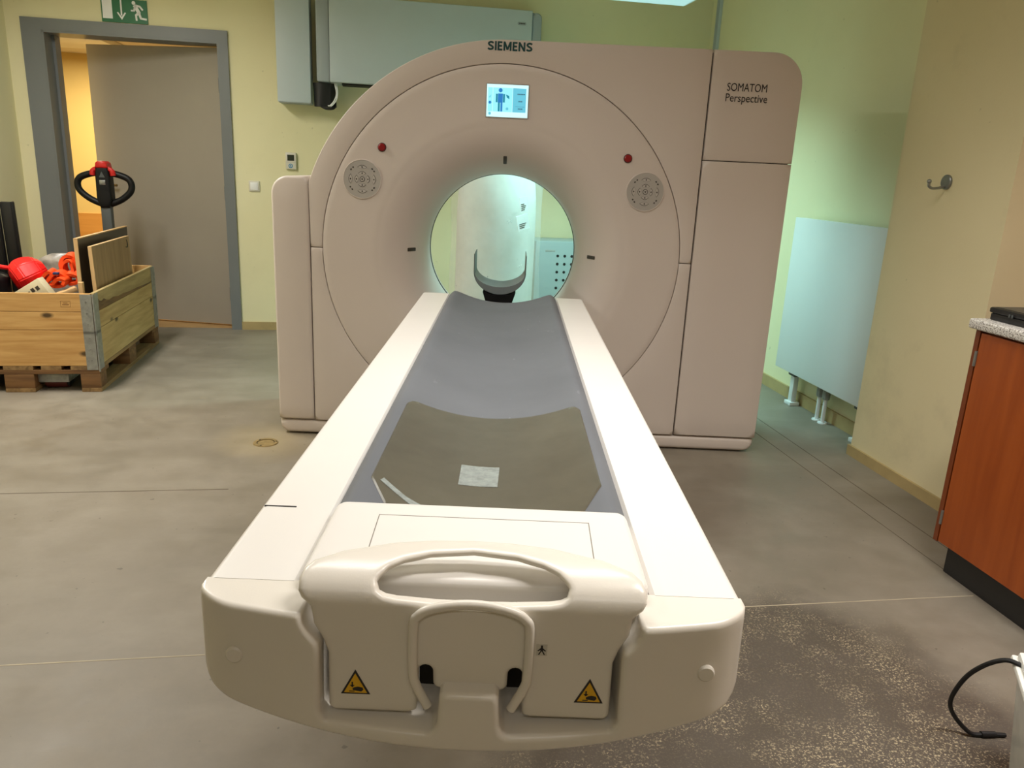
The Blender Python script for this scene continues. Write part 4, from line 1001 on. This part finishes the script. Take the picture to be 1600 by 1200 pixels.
# orange ratchet strap
def ribbon(bm, pts, wv, th=.008):
    P = spline(pts, 8); n = len(P)
    wv = Vector(wv).normalized()*.5
    for i in range(n-1):
        pass
    rings = []
    for i, p in enumerate(P):
        t_ = (P[min(i+1, n-1)]-P[max(i-1, 0)]).normalized(); s_ = (wv-t_*wv.dot(t_)).normalized(); nn_ = t_.cross(s_)
        rings.append([bm.verts.new(p+s_*a*.026+nn_*b*th) for a, b in ((-1, -1), (1, -1), (1, 1), (-1, 1))])
    for A_, B_ in zip(rings, rings[1:]):
        for k in range(4): bm.faces.new((A_[k], A_[(k+1) % 4], B_[(k+1) % 4], B_[k]))
    bm.faces.new(rings[0][::-1]); bm.faces.new(rings[-1])
og = pthing('ratchet_strap', 'bundled bright orange ratchet strap beside the red canister', 'strap')
for k, P in enumerate(([(-.300, .26, .560), (-.265, .255, .600), (-.230, .26, .606), (-.205, .27, .580), (-.215, .27, .548), (-.255, .26, .538), (-.290, .26, .545)],
          [(-.235, .33, .600), (-.245, .33, .650), (-.222, .33, .690), (-.185, .34, .690), (-.170, .34, .650), (-.180, .34, .605), (-.210, .33, .590)],
          [(-.228, .31, .585), (-.232, .31, .640), (-.212, .31, .668), (-.190, .32, .660), (-.182, .32, .615), (-.20, .31, .575)],
          [(-.280, .29, .565), (-.235, .285, .592), (-.190, .29, .600), (-.155, .30, .585), (-.165, .30, .555), (-.21, .29, .545)],
          [(-.335, .27, .56), (-.315, .265, .590), (-.285, .26, .615), (-.270, .26, .600), (-.290, .26, .565)],
          [(-.265, .24, .552), (-.235, .235, .580), (-.205, .24, .572), (-.215, .24, .545)])):
    bm = bmesh.new(); ribbon(bm, P, (.2, 1, .25)); finish('strap_loop', bm, 'bright_orange', og, smooth=50)
bm = bmesh.new(); box(bm, -.262, -.232, .222, .275, .600, .612, bev=.002); finish('strap_band', bm, 'strap_blue', og)
bm = bmesh.new(); box(bm, -.175, -.135, .33, .40, .55, .66, bev=.008); finish('ratchet_buckle', bm, 'galvanised', og)
# papers, plastic and boxes in the crate
pb = pthing('plastic_bag', 'crumpled greyish plastic bag behind the orange strap', 'bag')
bm = bmesh.new(); wavy(bm, .12, .20, .7, .020, 33, n=48, m=16); bm.transform(Matrix.Translation((-.315, .72, .436)) @ Matrix.Diagonal((1.1, .9, 1.12, 1))); finish('bag_film', bm, 'plastic_grey', pb, smooth=30)
cb = pthing('cream_carton', 'small cream carton with dark print tilted at the front of the crate', 'carton')
mt = Matrix.Translation((-.32, .085, .520)) @ Matrix.Rotation(radians(-33), 4, 'Y')
bm = bmesh.new(); box(bm, -.085, .085, -.035, .035, -.06, .045, bev=.002, mtx=mt); finish('carton_body', bm, 'cream_box', cb)
bm = bmesh.new()
for k in range(5): box(bm, -.060+k*.026, -.042+k*.026, -.0358, -.0345, -.006+.003*(k % 2), .018-.003*(k % 3), mtx=mt)
finish('carton_print', bm, 'pad_mark', cb, smooth=0)
lt = pthing('wood_batten', 'pale wooden batten lying across the crate contents', 'batten')
mt = Matrix.Translation((-.218, .205, .500)) @ Matrix.Rotation(radians(35), 4, 'Z') @ Matrix.Rotation(radians(-18), 4, 'Y')
bm = bmesh.new(); box(bm, -.10, .075, -.022, .022, -.012, .012, bev=.001, mtx=mt); finish('batten_body', bm, 'raw_edge', lt)
fb = pthing('flat_carton', 'light cardboard flap showing behind the orange strap', 'carton')
mt = Matrix.Translation((-.215, .90, .60)) @ Matrix.Rotation(radians(-70), 4, 'X')
bm = bmesh.new(); box(bm, -.14, .07, -.12, .13, -.002, .002, mtx=mt); finish('carton_sheet', bm, 'raw_edge', fb, smooth=0)
bm = bmesh.new(); box(bm, -.14, .07, -.122, -.119, -.003, .003, mtx=mt); finish('carton_fold', bm, 'paper_brown', fb, smooth=0)
ws = pthing('fill_sacks', 'dark filling of sacks and scraps at the bottom of the crate', 'filling')
bm = bmesh.new(); rnd = np.random.RandomState(4)
nx, ny = 22, 30; Gd = []
for i in range(nx+1):
    row = []
    for j in range(ny+1):
        x = -.775+.63*i/nx; y = .03+1.13*j/ny
        z = .40+.012*sin(9*x+3*y)+.010*sin(14*y-6*x)+.006*rnd.rand()-.06*(abs(x+.46)/.4)**4
        row.append(bm.verts.new((x, y, z)))
    Gd.append(row)
for i in range(nx):
    for j in range(ny): bm.faces.new((Gd[i][j], Gd[i+1][j], Gd[i+1][j+1], Gd[i][j+1]))
ed = [e for e in bm.edges if e.is_boundary]; ex = bmesh.ops.extrude_edge_only(bm, edges=ed)
nv = [g for g in ex['geom'] if isinstance(g, bmesh.types.BMVert)]
for v in nv: v.co.z = .146
bmesh.ops.contextual_create(bm, geom=[e for e in bm.edges if e.is_boundary])
finish('sack_surface', bm, 'black_foil', ws, smooth=60)
